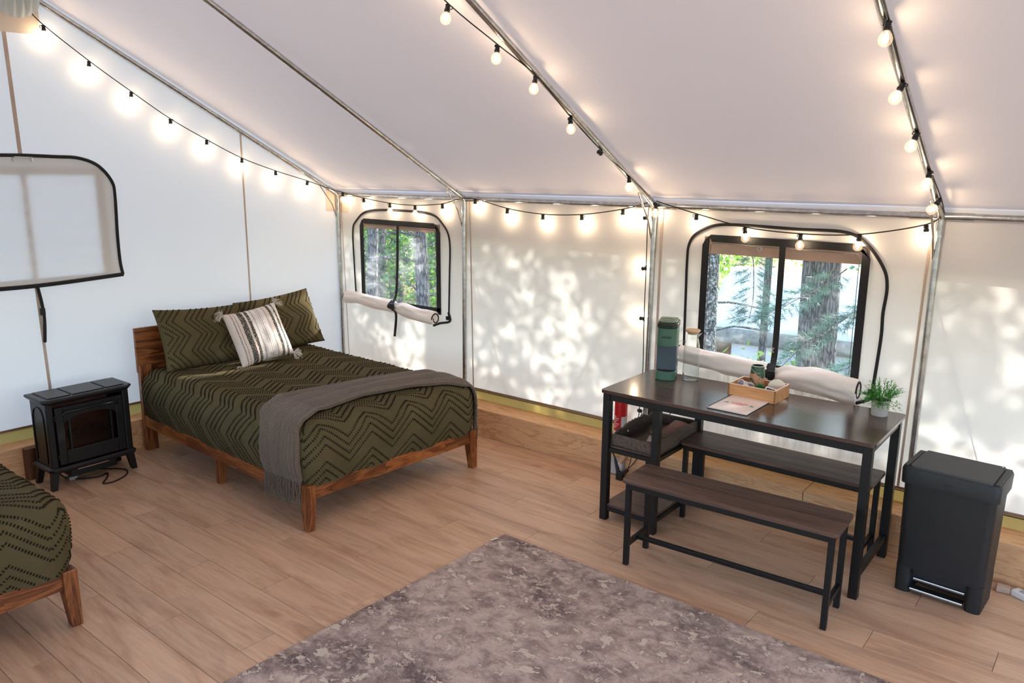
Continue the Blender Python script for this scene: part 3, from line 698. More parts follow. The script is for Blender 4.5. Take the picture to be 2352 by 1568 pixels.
# striped cushion
t = NT('striped cushion fabric'); c = t.coord(rand=False)
sx = t.n('ShaderNodeSeparateXYZ'); t.l(c, sx.inputs[0])
mr = t.n('ShaderNodeMapRange'); mr.inputs[1].default_value = -.2; mr.inputs[2].default_value = .2
wob = t.noise(c, 60, 2); ad = t.n('ShaderNodeMath', operation='MULTIPLY_ADD'); t.l(wob, ad.inputs[0]); ad.inputs[1].default_value = .006; t.l(sx.outputs[0], ad.inputs[2]); t.l(ad.outputs[0], mr.inputs[0])
cr = (.80, .66, .58, 1); wh = (.86, .83, .82, 1); dk = (.035, .035, .03, 1)
bands = [(0, cr), (.105, dk), (.118, cr), (.15, dk), (.163, cr), (.21, (.055, .05, .04, 1)), (.30, cr), (.335, (.055, .05, .04, 1)), (.385, wh), (.435, (.3, .32, .36, 1)), (.462, wh), (.535, (.35, .34, .38, 1)), (.543, wh), (.565, dk), (.578, wh), (.60, (.4, .4, .42, 1)), (.606, wh), (.67, (.3, .32, .36, 1)), (.695, cr), (.76, (.055, .05, .04, 1)), (.81, wh), (.86, (.1, .1, .1, 1)), (.90, wh)]
base = t.ramp(mr.outputs[0], bands, 'CONSTANT')
wv = t.n('ShaderNodeTexWave', bands_direction='Y'); wv.inputs['Scale'].default_value = 32; t.l(c, wv.inputs['Vector'])
dash = t.ramp(wv.outputs['Fac'], [(.40, (0, 0, 0, 1)), (.5, (1, 1, 1, 1))])
ch = t.noise(c, 170, 3, .8); chm = t.ramp(ch, [(.40, (0, 0, 0, 1)), (.46, (1, 1, 1, 1))])
inchen = t.ramp(mr.outputs[0], [(0, (0,)*3+(1,)), (.21, (1,)*3+(1,)), (.30, (0,)*3+(1,)), (.335, (1,)*3+(1,)), (.385, (0,)*3+(1,)), (.76, (1,)*3+(1,)), (.81, (0,)*3+(1,)), (.86, (1,)*3+(1,)), (.90, (0,)*3+(1,))], 'CONSTANT')
msk = t.mix(inchen, dash, chm); col = t.mix(msk, cr, base)
t.princ(col, .95, 0, t.bump(t.mix(.5, dash, chm), .7, .004), .1); M_STRIPE = t.m
cm, _, cf = pillow_mesh(.40, .40, .075, False)
cu = obj('throw_cushion', cm, M_STRIPE, weld=.0008, smooth='all')
tag(cu, 'cream throw cushion with black and grey stripes and corner tassels, leaning on the pillows', 'cushion')
TASM = plain('tassel yarn', (196, 186, 172), .95, var=.5, vs=200, spec=.1)
def tassel(cx, cy, dirx, diry):
    m = MB(); c = Vector((cx, cy, 0))
    for k in range(46):
        a = random.uniform(-1, 1)*1.1; l = random.uniform(.04, .065); b0 = math.atan2(diry, dirx)+a; zz = random.uniform(-.5, .9)
        d = Vector((math.cos(b0), math.sin(b0), zz)).normalized()
        e = c+d*l*.6; f = c+d*l+Vector((random.uniform(-.01, .01), -.012, .0))
        m.tube([c, e, f], .0016, 4)
    m.lathe([(.001, -.006), (.008, -.004), (.009, .003), (.001, .008)], 8, (cx, cy, 0))
    return m
for sx_, sy_ in ((1, 1), (-1, 1), (1, -1), (-1, -1)):
    obj('tassel', tassel(sx_*.192, sy_*.19, sx_, sy_*.6), TASM, cu, label='black and cream yarn tassel')
place(cu, (.625, -1.235, .765), (.10, 1, .12), (-.42, -.10, .80))

# throw blanket over the foot of the bed
cen = [(-1.02, .765, .31), (-.72, .76, .31), (-.62, .70, .37), (-.42, .575, .39), (-.1, .565, .33), (.2, .60, .33), (.45, .69, .37), (.60, .76, .40), (.70, .80, .40), (.95, .80, .40)]
cu_, cx_, cw_ = [np.array([c[k] for c in cen]) for k in range(3)]
U0, U1 = -(BY+.29), (BY+.24)
def blank(s, q):   # s 0..1 along, q 0..1 across
    u = U0+(U1-U0)*s; x = float(np.interp(u, cu_, cx_)); w = float(np.interp(u, cu_, cw_)); xx = x+(q-.5)*w
    v = xx-BX0; over = max(0, v-(BX1-BX0-.0))
    P = flat(max(-BY-.325, min(BY+.325, u)), min(v, BX1-BX0-.001)) or (min(xx, BX1), math.copysign(BY, u), BZ0+.01)
    p, n = rb(P, .010)
    if abs(u) > BY and over > 0: p = p+Vector((0, 0, 0))
    rdg = abs(math.sin(q*PI*19))
    edge = 1-.0*q
    lift = .0062*rdg+.0010*math.sin(s*PI*260)*(1 if int(q*34) % 2 else -1)
    fold = .012*max(0, noise.noise(Vector((s*7, q*2.2, 5))))+.006*math.sin(q*9+s*5)
    return p+n*(lift+abs(fold)+.003)
bl = obj('throw_blanket', MB().grid(blank, 520, 102), M_KNIT, smooth='all')
bl.location = BL; bl.rotation_euler = (0, 0, BRZ)
md = bl.modifiers.new('solid', 'SOLIDIFY'); md.thickness = .008; md.offset = -1
tag(bl, 'ribbed taupe knitted throw blanket with fringed ends laid across the foot of the bed', 'blanket')
for s0 in (0, 1):
    fm = MB()
    for k in range(70):
        q = (k+.5)/70; a = blank(s0, q); b = blank(.004 if s0 == 0 else .996, q); d = Vector((0, 0, -1))
        nrm = Vector((0, -1 if s0 == 0 else 1, 0)); L = random.uniform(.10, .15)
        p = [a, a+d*L*.3+nrm*random.uniform(0, .008)+Vector((random.uniform(-.004, .004), 0, 0)), a+d*L*.7+nrm*random.uniform(-.002, .008)+Vector((random.uniform(-.01, .01), 0, 0)), a+d*L+nrm*random.uniform(.0, .01)+Vector((random.uniform(-.016, .016), 0, 0))]
        fm.tube(p, [.0028, .0024, .0026, .0016], 5)
    obj('fringe', fm, M_KNIT, bl, kind='stuff')
obj('knit_edge', MB().tube([blank(s/60, 0) for s in range(61)], .006, 6), M_KNIT, bl, smooth=True)
obj('knit_edge', MB().tube([blank(s/60, 1) for s in range(61)], .006, 6), M_KNIT, bl, smooth=True)

# ------------------------------------------------------------------ rug
t = NT('distressed rug'); c = t.coord(rand=False); cs2 = t.coord((1.15, 1.45, 1), rand=False)
mid = t.noise(cs2, 9, 7, .68, .5); fin = t.noise(c, 110, 3, .6)
base = t.ramp(mid, [(.34, srgb(136, 116, 108)), (.45, srgb(170, 148, 137)), (.54, srgb(190, 166, 153)), (.66, srgb(202, 180, 165))])
dkm = t.ramp(t.noise(cs2, 1.5, 5, .62, .3), [(.49, (0, 0, 0, 1)), (.62, (1, 1, 1, 1))])
dmid = t.ramp(t.noise(cs2, 20, 7, .72, .4), [(.44, (0, 0, 0, 1)), (.50, (1, 1, 1, 1))])
col = t.mix(t.mix(1.0, dkm, dmid, 'MULTIPLY'), base, t.mix(t.ramp(fin, [(.4, (0, 0, 0, 1)), (.6, (1, 1, 1, 1))]), srgb(98, 83, 82), srgb(130, 112, 106)))
isl = t.noise(cs2, 13, 5, .62, .5); ism = t.ramp(isl, [(.590, (0, 0, 0, 1)), (.597, (1, 1, 1, 1))])
col = t.mix(ism, col, srgb(206, 188, 170))
edge = t.ramp(isl, [(.570, (0, 0, 0, 1)), (.588, (.9, .9, .9, 1)), (.593, (0, 0, 0, 1))])
col = t.mix(edge, col, srgb(96, 80, 78))
e2 = t.ramp(t.noise(cs2, 15, 6, .68, .6), [(.488, (0, 0, 0, 1)), (.498, (.8, .8, .8, 1)), (.503, (0, 0, 0, 1))])
col = t.mix(e2, col, srgb(92, 76, 74))
t.princ(col, .95, 0, t.bump(t.mix(.5, ism, fin), .5, .004), .1); M_RUG = t.m
rg = thing('rug', 'large mauve and grey distressed rug lying on the wooden floor', 'rug', (4.1, -2.85, 0), math.radians(-.85))
def w2l(o, x, y):
    a = o.rotation_euler[2]; dx, dy = x-o.location[0], y-o.location[1]; return (dx*math.cos(a)+dy*math.sin(a), -dx*math.sin(a)+dy*math.cos(a))
lx, ly = w2l(rg, 2.925, -1.307)
def rugf(u, v): 
    x = lx+2.45*u; y = ly-2.95*v; e = min(u*2.45, v*2.95, (1-u)*2.45, (1-v)*2.95)
    return (x, y, .0055+.003*min(1, e/.02)+.0012*noise.noise(Vector((x*4, y*4, 0))))
obj('pile', MB().grid(rugf, 60, 70), M_RUG, rg, smooth='all', fixn=True)
obj('backing', MB().box(lx+.002, lx+2.448, ly-2.948, ly-.002, .0008, .0052), plain('rug edge binding', (122, 106, 104), .95), rg)
obj('care_tag', MB().add([(lx-.012, ly-.105, .006), (lx+.010, ly-.112, .012), (lx+.018, ly-.072, .012), (lx-.006, ly-.066, .006)], [(0, 1, 2, 3)]), M_WHITE, rg, solid=.0006, label='small white care tag')

# ------------------------------------------------------------------ electric stove heater
st = thing('stove_heater', 'black freestanding electric stove heater with a glazed front door by the gable wall', 'heater', (.375, -2.355, 0), math.radians(1.5))
W_, D_ = .25, .115    # half width along y, half depth along x
body = MB().box(-D_+.01, D_-.012, -W_+.012, W_-.012, .135, .535)
# hollow-looking body: side, back, front frame pieces
obj('side_panel', MB().box(-D_+.01, D_-.02, -W_+.008, -W_+.022, .135, .535), M_STOVE, st, bev=.003)
obj('side_panel', MB().box(-D_+.01, D_-.02, W_-.022, W_-.008, .135, .535), M_STOVE, st, bev=.003)
obj('side_arch', MB().tube(spline([(-D_+.04, -W_+.006, .16), (-D_+.04, -W_+.006, .44), (0, -W_+.006, .50), (D_-.05, -W_+.006, .44), (D_-.05, -W_+.006, .16)], 6), .004, 6), M_STOVE, st)
obj('back_panel', MB().box(-D_+.005, -D_+.015, -W_+.02, W_-.02, .135, .535), M_STOVE, st)
obj('top_slab', MB().loft([[(x*s, y*q, z) for x, y in ((-.115, -.25), (.115, -.25), (.145, -.225), (.145, .225), (.115, .25), (-.115, .25))] for s, q, z in ((.92, .98, .530), (1.0, 1.03, .542), (1.03, 1.07, .555), (.98, 1.05, .565))]), M_STOVE, st, bev=.002, fixn=True)
for a, b in ((-.225, -.095), (-.085, .105), (.115, .225)): obj('top_panel', MB().box(-.098, .112, a, b, .563, .5705), M_STOVE, st, bev=.003)
obj('front_pillar', MB().box(D_-.03, D_+.004, -W_+.005, -W_+.045, .13, .535), M_STOVE, st, bev=.006)
obj('front_pillar', MB().box(D_-.03, D_+.004, W_-.045, W_-.005, .13, .535), M_STOVE, st, bev=.006)
dr = obj('door', MB().box(D_-.02, D_+.012, -.2, -.155, .15, .505).box(D_-.02, D_+.012, .155, .2, .15, .505).box(D_-.02, D_+.012, -.155, .155, .15, .235), M_STOVE, st, bev=.004)
arch = [(-.155, .505), (.155, .505), (.155, .40)]+[(.155*math.cos(a), .40+.045*math.sin(a)) for a in np.linspace(.05, PI-.05, 14)]+[(-.155, .40)]
obj('door_arch', MB().prism(arch, D_-.012, D_+.010, lambda y, z, x: (x, y, z)), M_STOVE, dr, fixn=True)
obj('door_hood', MB().tube([(D_+.012, -.165, .455), (D_+.024, -.15, .475), (D_+.024, .15, .475), (D_+.012, .165, .455)], .008, 8), M_STOVE, dr, smooth=True)
obj('glass', MB().box(D_-.008, D_-.005, -.157, .157, .235, .45), M_STOVEG, dr)
[obj('muntin', MB().box(D_-.004, D_+.006, a, a+.01, .235, .44), M_STOVE, dr) for a in (-.128, .118)]
obj('firebox', MB().box(-.06, -.055, -.19, .19, .15, .5).box(-.06, .08, -.2, -.19, .15, .5), plain('brick red firebox', (150, 108, 96), .8, var=.2), st)
lg = MB()
for k in range(7):
    a = random.uniform(-.5, .5); y = -.12+.04*k; lg.tube([(.0+.02*(k % 2), y-.05, .25+.03*(k % 3)), (.03, y+.05, .26+.03*((k+1) % 3))], .02, 7)
obj('fake_logs', lg, plain('charred log', (70, 52, 44), .9, var=.5, vs=30), st, smooth=True)
obj('base_moulding', MB().loft([[(x*s, y*q, z) for x, y in ((-.11, -.25), (.11, -.25), (.135, -.23), (.135, .23), (.11, .25), (-.11, .25))] for s, q, z in ((.98, 1.0, .108), (1.05, 1.05, .118), (1.05, 1.05, .132), (.98, .99, .142))]), M_STOVE, st, bev=.002, fixn=True)
obj('lower_apron', MB().box(-.06, .085, -.13, .15, .045, .112), M_STOVE, st, bev=.006)
obj('vent_slot', MB().box(.083, .0865, -.09, .10, .085, .091), M_CHROME, st)
for sx_, sy_ in ((1, 1), (1, -1), (-1, 1), (-1, -1)):
    x, y = sx_*.095, sy_*.225; o_ = .018
    obj('leg', MB().loft([[(x+sx_*o_*.5+a*.016, y+sy_*o_+b*.016, 0) for a, b in ((-1, -1), (1, -1), (1, 1), (-1, 1))], [(x+a*.022, y+b*.022, .112) for a, b in ((-1, -1), (1, -1), (1, 1), (-1, 1))]]), M_STOVE, st, bev=.003)
[obj('hinge', MB().tube([(D_+.012, -.203, a), (D_+.012, -.203, a+.03)], .006, 8), M_STOVE, dr) for a in (.19, .43)]
cdp = [(.28, -2.50, .05), (.33, -2.47, .006), (.42, -2.42, .006), (.47, -2.33, .006), (.45, -2.27, .007), (.52, -2.30, .006), (.60, -2.36, .006), (.62, -2.30, .006), (.56, -2.20, .006), (.46, -2.17, .006), (.33, -2.28, .006), (.22, -2.40, .006)]
cd = obj('power_cord', MB().tube(spline(cdp, 8), .0045, 6), M_CORD, smooth=True); attach(cd, st); cd['label'] = 'thin black power cord looped on the floor'
wa = obj('plug_block', MB().box(.36, .40, -2.475, -2.425, .012, .035), plain('grey plastic plug', (150, 150, 155), .5), bev=.004); tag(wa, 'small pale grey plug on the floor under the stove heater', 'plug')
obj('prong', MB().box(.34, .36, -2.462, -2.458, .018, .028).box(.34, .36, -2.442, -2.438, .018, .028), M_CHROME, wa)
wa.location.z = -.010
wb_ = obj('dark_block', MB().box(.15, .20, -2.63, -2.565, 0, .20), wood('dark brown block', [(.3, srgb(84, 50, 30)), (.6, srgb(122, 76, 46))], 'z', 2, .6, 6, .6, .1, 0)); tag(wb_, 'dark upright block behind the stove heater against the beam', 'block')  # dark brown upright block standing against the beam

# ------------------------------------------------------------------ dining table
def rail(x0, x1, y0, y1, z0, z1, nm, par, mat=None): return obj(nm, MB().box(x0, x1, y0, y1, z0, z1), mat or M_BLACKM, par, bev=.0015)
TB = thing('dining_table', 'dark walnut dining table with black steel frame and side shelves under the window', 'table', (3.881, -.524, 0), math.radians(.74))
L2, W2_ = .6975, .29
obj('table_top', MB().prism(rrect(2*L2, 2*W2_, .02), .732, .75), M_TBL, TB, bev=.0018, fixn=True)
for sx_ in (-1, 1):
    for sy_ in (-1, 1):
        x = sx_*(L2-.032); y = sy_*(W2_-.032); rail(x-.02, x+.02, y-.02, y+.02, 0, .732, 'leg', TB)
        obj('foot_glide', MB().box(x-.018, x+.018, y-.018, y+.018, -.0, .004), M_CORD, TB)
for sy_ in (-1, 1): rail(-L2+.05, L2-.05, sy_*(W2_-.032)-.014, sy_*(W2_-.032)+.014, .692, .732, 'apron', TB)
for sx_ in (-1, 1): rail(sx_*(L2-.032)-.014, sx_*(L2-.032)+.014, -W2_+.05, W2_-.05, .692, .732, 'apron', TB)
rail(L2-.045, L2-.019, -W2_+.05, W2_-.05, .09, .125, 'side_stretcher', TB)
XI = -.365
for sy_ in (-1, 1):
    y = sy_*(W2_-.03); rail(XI-.02, XI+.02, y-.018, y+.018, 0 if sy_ < 0 else 0, .694, 'shelf_post', TB)
for z in (.055, .40):
    for x in (-L2+.032, XI): rail(x-.012, x+.012, -W2_+.05, W2_-.05, z, z+.022, 'shelf_rail', TB)
    for sy_ in (-1, 1): rail(-L2+.05, XI-.018, sy_*(W2_-.032)-.012, sy_*(W2_-.032)+.012, z, z+.022, 'shelf_rail', TB)
obj('lower_shelf', MB().prism(rrect(XI+L2-.03, .26, .004, 2, (XI-L2)/2+.014, -.133), .078, .094), M_BENCH, TB, bev=.001, fixn=True)
obj('lower_shelf', MB().prism(rrect(XI+L2-.03, .26, .004, 2, (XI-L2)/2+.014, .133), .078, .094), M_BENCH, TB, bev=.001, fixn=True)
obj('middle_shelf', MB().prism(rrect(XI+L2-.04, .50, .004, 2, (XI-L2)/2+.014, 0), .422, .430), M_BENCH, TB, fixn=True)
# tray with wavy sides on the middle shelf
TR = thing('serving_tray', 'greyed rustic wooden tray with wavy sides on the middle shelf of the table', 'tray', (3.375, -.515, .430), math.radians(.74))
tx, ty = .138, .262
obj('bottom', MB().box(-tx, tx, -ty, ty, 0.0, .008), M_TRAY, TR)
obj('end_panel', MB().box(-tx, tx, -ty, -ty+.012, 0, .068), M_TRAY, TR, bev=.002)
obj('end_panel', MB().box(-tx, tx, ty-.012, ty, 0, .068), M_TRAY, TR, bev=.002)
wv_ = [(-ty, 0), (ty, 0)]+[(y, .052+.034*(1-(y/ty)**2)+.008*math.cos(y*60)+(.012 if int((y+ty)*17) % 2 else 0)) for y in np.linspace(ty, -ty, 40)]
obj('wavy_side', MB().prism(wv_, -tx-.002, -tx+.009, lambda y, z, x: (x, y, z)), M_TRAY, TR, fixn=True)
obj('side_panel', MB().box(tx-.010, tx+.002, -ty, ty, 0, .078), M_TRAY, TR, bev=.002)
for x, y in ((-tx+.010, -.10), (tx-.02, ty-.014)): 
    obj('screw_cap', MB().lathe([(.001, -.004), (.0055, -.003), (.0055, .003), (.001, .004)], 10, (x, y, .045)), M_WHITE, TR)
bk = obj('leaflet', MB().prism(rrect(.14, .20, .002, 2), .0085, .012), M_PAPER, fixn=True); tag(bk, 'pale leaflet lying flat in the wooden tray, under the brown one', 'leaflet'); bk.location = (3.40, -.50, .430); bk.rotation_euler = (0, 0, .35)
bk2 = obj('leaflet', MB().grid(lambda u, v: (-.07+.14*u, -.10+.20*v, .016+.05*v*v+.008*math.sin(u*3)), 8, 10), M_BROWNP, smooth='all', solid=.0015); tag(bk2, 'brown printed leaflet curling up in the wooden tray', 'leaflet'); bk2.location = (3.42, -.44, .430); bk2.rotation_euler = (0, 0, -.35)
obj('printed_lines', MB().grid(lambda u, v: (-.045+.07*u, -.03+.008*v, .0195), 2, 1).grid(lambda u, v: (-.045+.05*u, -.01+.008*v, .0205), 2, 1).grid(lambda u, v: (-.03+.05*u, .02+.008*v, .0235), 2, 1), M_PAPER, bk2)

# ------------------------------------------------------------------ benches
def bench(label, loc, rz):
    o = thing('bench', label, 'bench', loc, rz, group='benches of the dining table'); L, W = .501, .134
    obj('seat', MB().prism(rrect(2*L, 2*W, .022), .430, .447), M_BENCH, o, bev=.0018, fixn=True)
    obj('seat_groove', MB().box(-L+.01, L-.01, .012, .0135, .4468, .4473), M_CORD, o)
    for sx_ in (-1, 1):
        for sy_ in (-1, 1):
            x, y = sx_*(L-.03), sy_*(W-.026); rail(x-.0125, x+.0125, y-.0125, y+.0125, 0, .43, 'leg', o)
        x = sx_*(L-.03); rail(x-.010, x+.010, -W+.038, W-.038, .095, .12, 'end_stretcher', o)
        rail(x-.010, x+.010, -W+.038, W-.038, .40, .43, 'seat_rail', o)
    for sy_ in (-1, 1): y = sy_*(W-.026); rail(-L+.042, L-.042, y-.010, y+.010, .398, .43, 'seat_rail', o)
    rail(-L+.04, L-.04, -.011, .011, .097, .118, 'long_stretcher', o)
    return o
b1 = bench('front walnut and black steel bench, pulled out nearest the rug', (4.052, -1.0385, 0), math.radians(2.97))
b2 = copy_tree(b1); b2['label'] = 'rear walnut and black steel bench tucked behind the table against the wall'; b2.location = (4.019, -.3827, 0); b2.rotation_euler = (0, 0, 0)

# ------------------------------------------------------------------ things on the table
T0 = .7505
km = thing('coffee_maker', 'slim green single-cup coffee maker with a slate front panel on the table', 'coffee maker', (3.335, -.36, T0), math.radians(22))
def stad(w, d, y0, n=10, fr=.035):   # rounded front (towards -y), squarer back
    p = []
    for k in range(n+1):
        a = PI+PI*k/n; p.append((w*math.cos(a), -d+fr+y0+fr*math.sin(a)))
    p += [(w, d-.015+y0), (w-.012, d+y0), (-w+.012, d+y0), (-w, d-.015+y0)]
    return p
def layer(z0, z1, w, d, mat, nm, y0=0, fr=.035, par=km, bev=.003): return obj(nm, MB().prism(stad(w, d, y0, fr=fr), z0, z1), mat, par, smooth=True, bev=bev, fixn=True)
layer(0, .05, .056, .085, M_GREENP, 'base'); layer(.05, .053, .049, .075, M_CORD, 'drip_tray', bev=0)
dm = MB()
for k in range(6): a = k*PI/6; dm.box(-.035, .035, -.001, .001, .053, .0545) if k == 0 else dm.tube([(-.035*math.cos(a), -.03-.035*math.sin(a), .054), (.035*math.cos(a), -.03+.035*math.sin(a), .054)], .001, 4)
obj('drip_grate', dm, M_STEEL, km)
obj('back_column', MB().box(-.055, .055, -.040, .083, .05, .215), M_SLATE, km, bev=.006)
layer(.195, .30, .056, .085, M_GREENP, 'brew_head')
layer(.298, .328, .059, .088, M_DKGREEN, 'handle_band', bev=.005)
obj('handle_slot', MB().box(-.034, .034, -.094, -.086, .309, .318), M_CORD, km, bev=.002)
layer(.328, .338, .052, .078, M_GREENL, 'lid', bev=.004)
obj('lid_ring', MB().tube([(.034*math.cos(k*PI/12), -.02+.034*math.sin(k*PI/12), .3385) for k in range(25)], .0008, 4), M_DKGREEN, km)
text('brand_lettering', 'KEURIG', .0155, M_CORD, km, Matrix.Translation((0, -.0862, .248)) @ Matrix.Rotation(PI/2, 4, 'X'))

cf_ = thing('glass_carafe', 'clear glass carafe with beech lid and looped handle beside the coffee maker', 'carafe', (3.462, -.312, T0), math.radians(25))
obj('vessel', MB().lathe([(.001, .001), (.044, .001), (.0465, .006), (.0462, .02), (.044, .17), (.042, .20), (.034, .235), (.033, .262), (.037, .272)], 32, cap=False), M_GLASS, cf_, smooth='all')
obj('vessel_rim', MB().tube([(.0455*math.cos(k*PI/16), .0455*math.sin(k*PI/16), .004) for k in range(33)], .0022, 6), M_GLASS, cf_, smooth=True)
obj('spout', MB().loft([[(.030, -.014, .258), (.030, .014, .258), (.034, .012, .245)], [(.052, -.003, .272), (.052, .003, .272), (.050, 0, .266)]]), M_GLASS, cf_)
obj('lid', MB().lathe([(.028, .262), (.030, .270), (.038, .276), (.042, .282), (.041, .288), (.001, .289)], 32), M_LIDW, cf_, smooth=True)
obj('handle', MB().tube(spline([(-.036, 0, .215), (-.055, 0, .222), (-.078, 0, .205), (-.082, 0, .16), (-.074, 0, .12), (-.058, 0, .105), (-.044, 0, .103)], 8), .0042, 8), M_GLASS, cf_, smooth=True)

bxo = thing('bamboo_box', 'open bamboo box holding a mug and small items on the table', 'box', (3.893, -.395, T0), math.radians(-1))
bw, bd, bh_ = .127, .096, .068
for nm, a in (('side_panel', (-bw, -bw+.009, -bd, bd)), ('side_panel', (bw-.009, bw, -bd, bd)), ('front_panel', (-bw, bw, -bd, -bd+.009)), ('back_panel', (-bw, bw, bd-.009, bd))):
    obj(nm, MB().box(a[0], a[1], a[2], a[3], 0, bh_), M_BAMBOO, bxo, bev=.001)
obj('bottom', MB().box(-bw+.009, bw-.009, -bd+.009, bd-.009, 0, .006), M_BAMBOO, bxo)
M_RIM = plain('pale cut rim', (226, 208, 200), .5)
obj('pale_rim', MB().box(-bw, bw, -bd, -bd+.009, bh_, bh_+.001).box(-bw, bw, bd-.009, bd, bh_, bh_+.001).box(-bw, -bw+.009, -bd+.009, bd-.009, bh_, bh_+.001).box(bw-.009, bw, -bd+.009, bd-.009, bh_, bh_+.001), M_RIM, bxo)
t = NT('mug pattern'); c = t.coord(rand=False); n1 = t.noise(c, 26, 2, .5, .4); s_ = t.n('ShaderNodeSeparateXYZ'); t.l(c, s_.inputs[0])
zz = t.n('ShaderNodeMapRange'); zz.inputs[1].default_value = .09; zz.inputs[2].default_value = .125; zz.inputs[3].default_value = -.06; zz.inputs[4].default_value = .22; t.l(s_.outputs[2], zz.inputs[0])
ad = t.n('ShaderNodeMath', operation='ADD'); t.l(n1, ad.inputs[0]); t.l(zz.outputs[0], ad.inputs[1])
col = t.ramp(ad.outputs[0], [(.50, srgb(176, 124, 92)), (.515, srgb(34, 74, 46))]); dk_ = t.ramp(t.noise(c, 60, 3), [(.64, (0, 0, 0, 1)), (.66, (1, 1, 1, 1))])
t.princ(t.mix(dk_, col, srgb(70, 34, 24)), .35); M_MUG = t.m
mg = obj('mug', MB().lathe([(r, z*1.30) for r, z in [(.001, 0), (.033, 0), (.039, .004), (.042, .03), (.040, .06), (.035, .098), (.033, .112), (.031, .112), (.032, .098), (.036, .06), (.033, .008), (.001, .006)]], 32), M_MUG, smooth=True, loc=(3.862, -.345, T0+.006)); tag(mg, 'tan and dark green patterned ceramic tumbler standing in the bamboo box', 'mug')
obj('rim', MB().tube([(.032*math.cos(k*PI/16), .032*math.sin(k*PI/16), .1456) for k in range(33)], .0016, 6), M_PAPER, mg, smooth=True)
obj('painted_line', MB().tube([(.0362*math.cos(a), .0362*math.sin(a), .122-.012*math.sin((a+1.9)*2.2)) for a in np.linspace(-2.3, -.9, 16)], .0007, 4), M_PAPER, mg)
su = thing('succulent', 'small green artificial succulent in the bamboo box in front of the mug', 'plant', (3.915, -.435, T0+.03))
m = MB()
for ring, (nn, el, L) in enumerate(((12, .25, .046), (11, .6, .048), (9, .95, .046), (6, 1.3, .040))):
    for k in range(nn):
        a = 2*PI*k/nn+ring*.4+random.uniform(-.1, .1); e = el+random.uniform(-.08, .08)
        d = Vector((math.cos(a)*math.cos(e), math.sin(a)*math.cos(e), math.sin(e))); s = Vector((-math.sin(a), math.cos(a), 0)); n = d.cross(s)
        b = Vector((0, 0, .004*ring)); m.add([b-s*.002, b+s*.002, b+d*L*.5+s*.0075-n*.002, b+d*L*.5-s*.0075-n*.002, b+d*L+Vector((0, 0, .004)), b+d*L*.5-n*(-.0035)], [(0, 1, 2, 5), (0, 5, 3), (5, 2, 4), (3, 5, 4), (0, 3, 2, 1), (3, 4, 2)])
obj('leaves', m, M_SUCC, su); obj('stem', MB().lathe([(.002, -.024), (.004, 0), (.004, .01)], 8), M_SUCC, su)
dc = thing('round_disc', 'round cream fibre disc leaning upright in the bamboo box', 'coaster', (3.975, -.36, T0+.052)); 
dd = obj('disc', MB().lathe([(.001, -.006), (.043, -.006), (.045, 0), (.043, .006), (.001, .006)], 40), plain('cream fibre', (224, 212, 194), .85, var=.05, vs=40, bump=.3, bs=300), dc, smooth=True); dd.rotation_euler = (math.radians(72), 0, math.radians(12))
dr2 = obj('rim_line', MB().tube([(.0452*math.cos(k*PI/16), .0452*math.sin(k*PI/16), 0) for k in range(33)], .0012, 5), M_PAPER, dc); dr2.rotation_euler = dd.rotation_euler
tn = obj('soap_tin', MB().box(-.032, .032, -.006, .006, -.016, .016), M_WHITE, bev=.002, loc=(3.983, -.462, T0+.058)); tn.rotation_euler = (math.radians(-38), math.radians(6), math.radians(-8)); tag(tn, 'small white box with a dark label propped at the front right of the bamboo box', 'box')
obj('dark_label', MB().box(-.024, .024, -.0072, -.006, -.010, .010), plain('plum label', (58, 42, 62), .4), tn)
M_POD = plain('pod foil', (150, 138, 150), .3, .3, var=.3, vs=80)
pm_ = MB().lathe([(.001, -.028), (.014, -.028), (.018, -.004), (.0235, -.002), (.0235, .001), (.001, .001)], 24).mesh('coffee_pod'); pm_.materials.append(M_WHITE)
pl_ = MB().lathe([(.001, .001), (.019, .001), (.019, .002), (.001, .002)], 24).mesh('foil_lid'); pl_.materials.append(M_POD)
for (x, y, z, rx_, ry_, lab) in ((3.808, -.43, .062, .9, -.5, 'white single-serve coffee pod tilted on top at the left end of the bamboo box'), (3.835, -.445, .040, 1.9, .3, 'white single-serve coffee pod lying on its side beside the mug'), (3.815, -.39, .036, 2.6, .2, 'white single-serve coffee pod at the back left of the bamboo box'), (3.85, -.405, .045, 1.2, .9, 'white single-serve coffee pod wedged between mug and succulent')):
    po = bpy.data.objects.new('coffee_pod', pm_); COL.objects.link(po); po.location = (x, y, T0+z); po.rotation_euler = (rx_, ry_, 0); tag(po, lab, 'coffee pod', 'coffee pods in the bamboo box')
    q = bpy.data.objects.new('foil_lid', pl_); COL.objects.link(q); q.parent = po

bo = thing('guest_booklet', 'white ring-bound booklet with a red and teal logo near the table edge', 'booklet', (3.883, -.627, T0), math.radians(-.3))
obj('pages', MB().box(-.10, .101, -.139, .139, .002, .006), M_PAPER, bo)
obj('back_cover', MB().box(-.103, .103, -.141, .141, 0, .002), M_CORD, bo, bev=.0006)
obj('front_cover', MB().box(-.094, .103, -.141, .141, .006, .0075), plain('pale pink card', (236, 220, 216), .4, var=.02), bo, bev=.0004)
m = MB()
for k in range(26): m.tube([(-.098, -.135+k*.0108, .001), (-.104, -.135+k*.0108, .005), (-.098, -.135+k*.0108, .0095), (-.092, -.135+k*.0108, .008)], .0011, 4)
obj('ring_binding', m, M_CORD, bo)
M_LR = plain('logo red', (214, 72, 92), .6, var=.02); M_LT = plain('logo teal', (96, 160, 172), .6, var=.02)
fl_ = Matrix.Translation((.004, .012, .0078)); text('logo_lettering', 'DAPPLED', .0215, M_LR, bo, fl_, .0002)
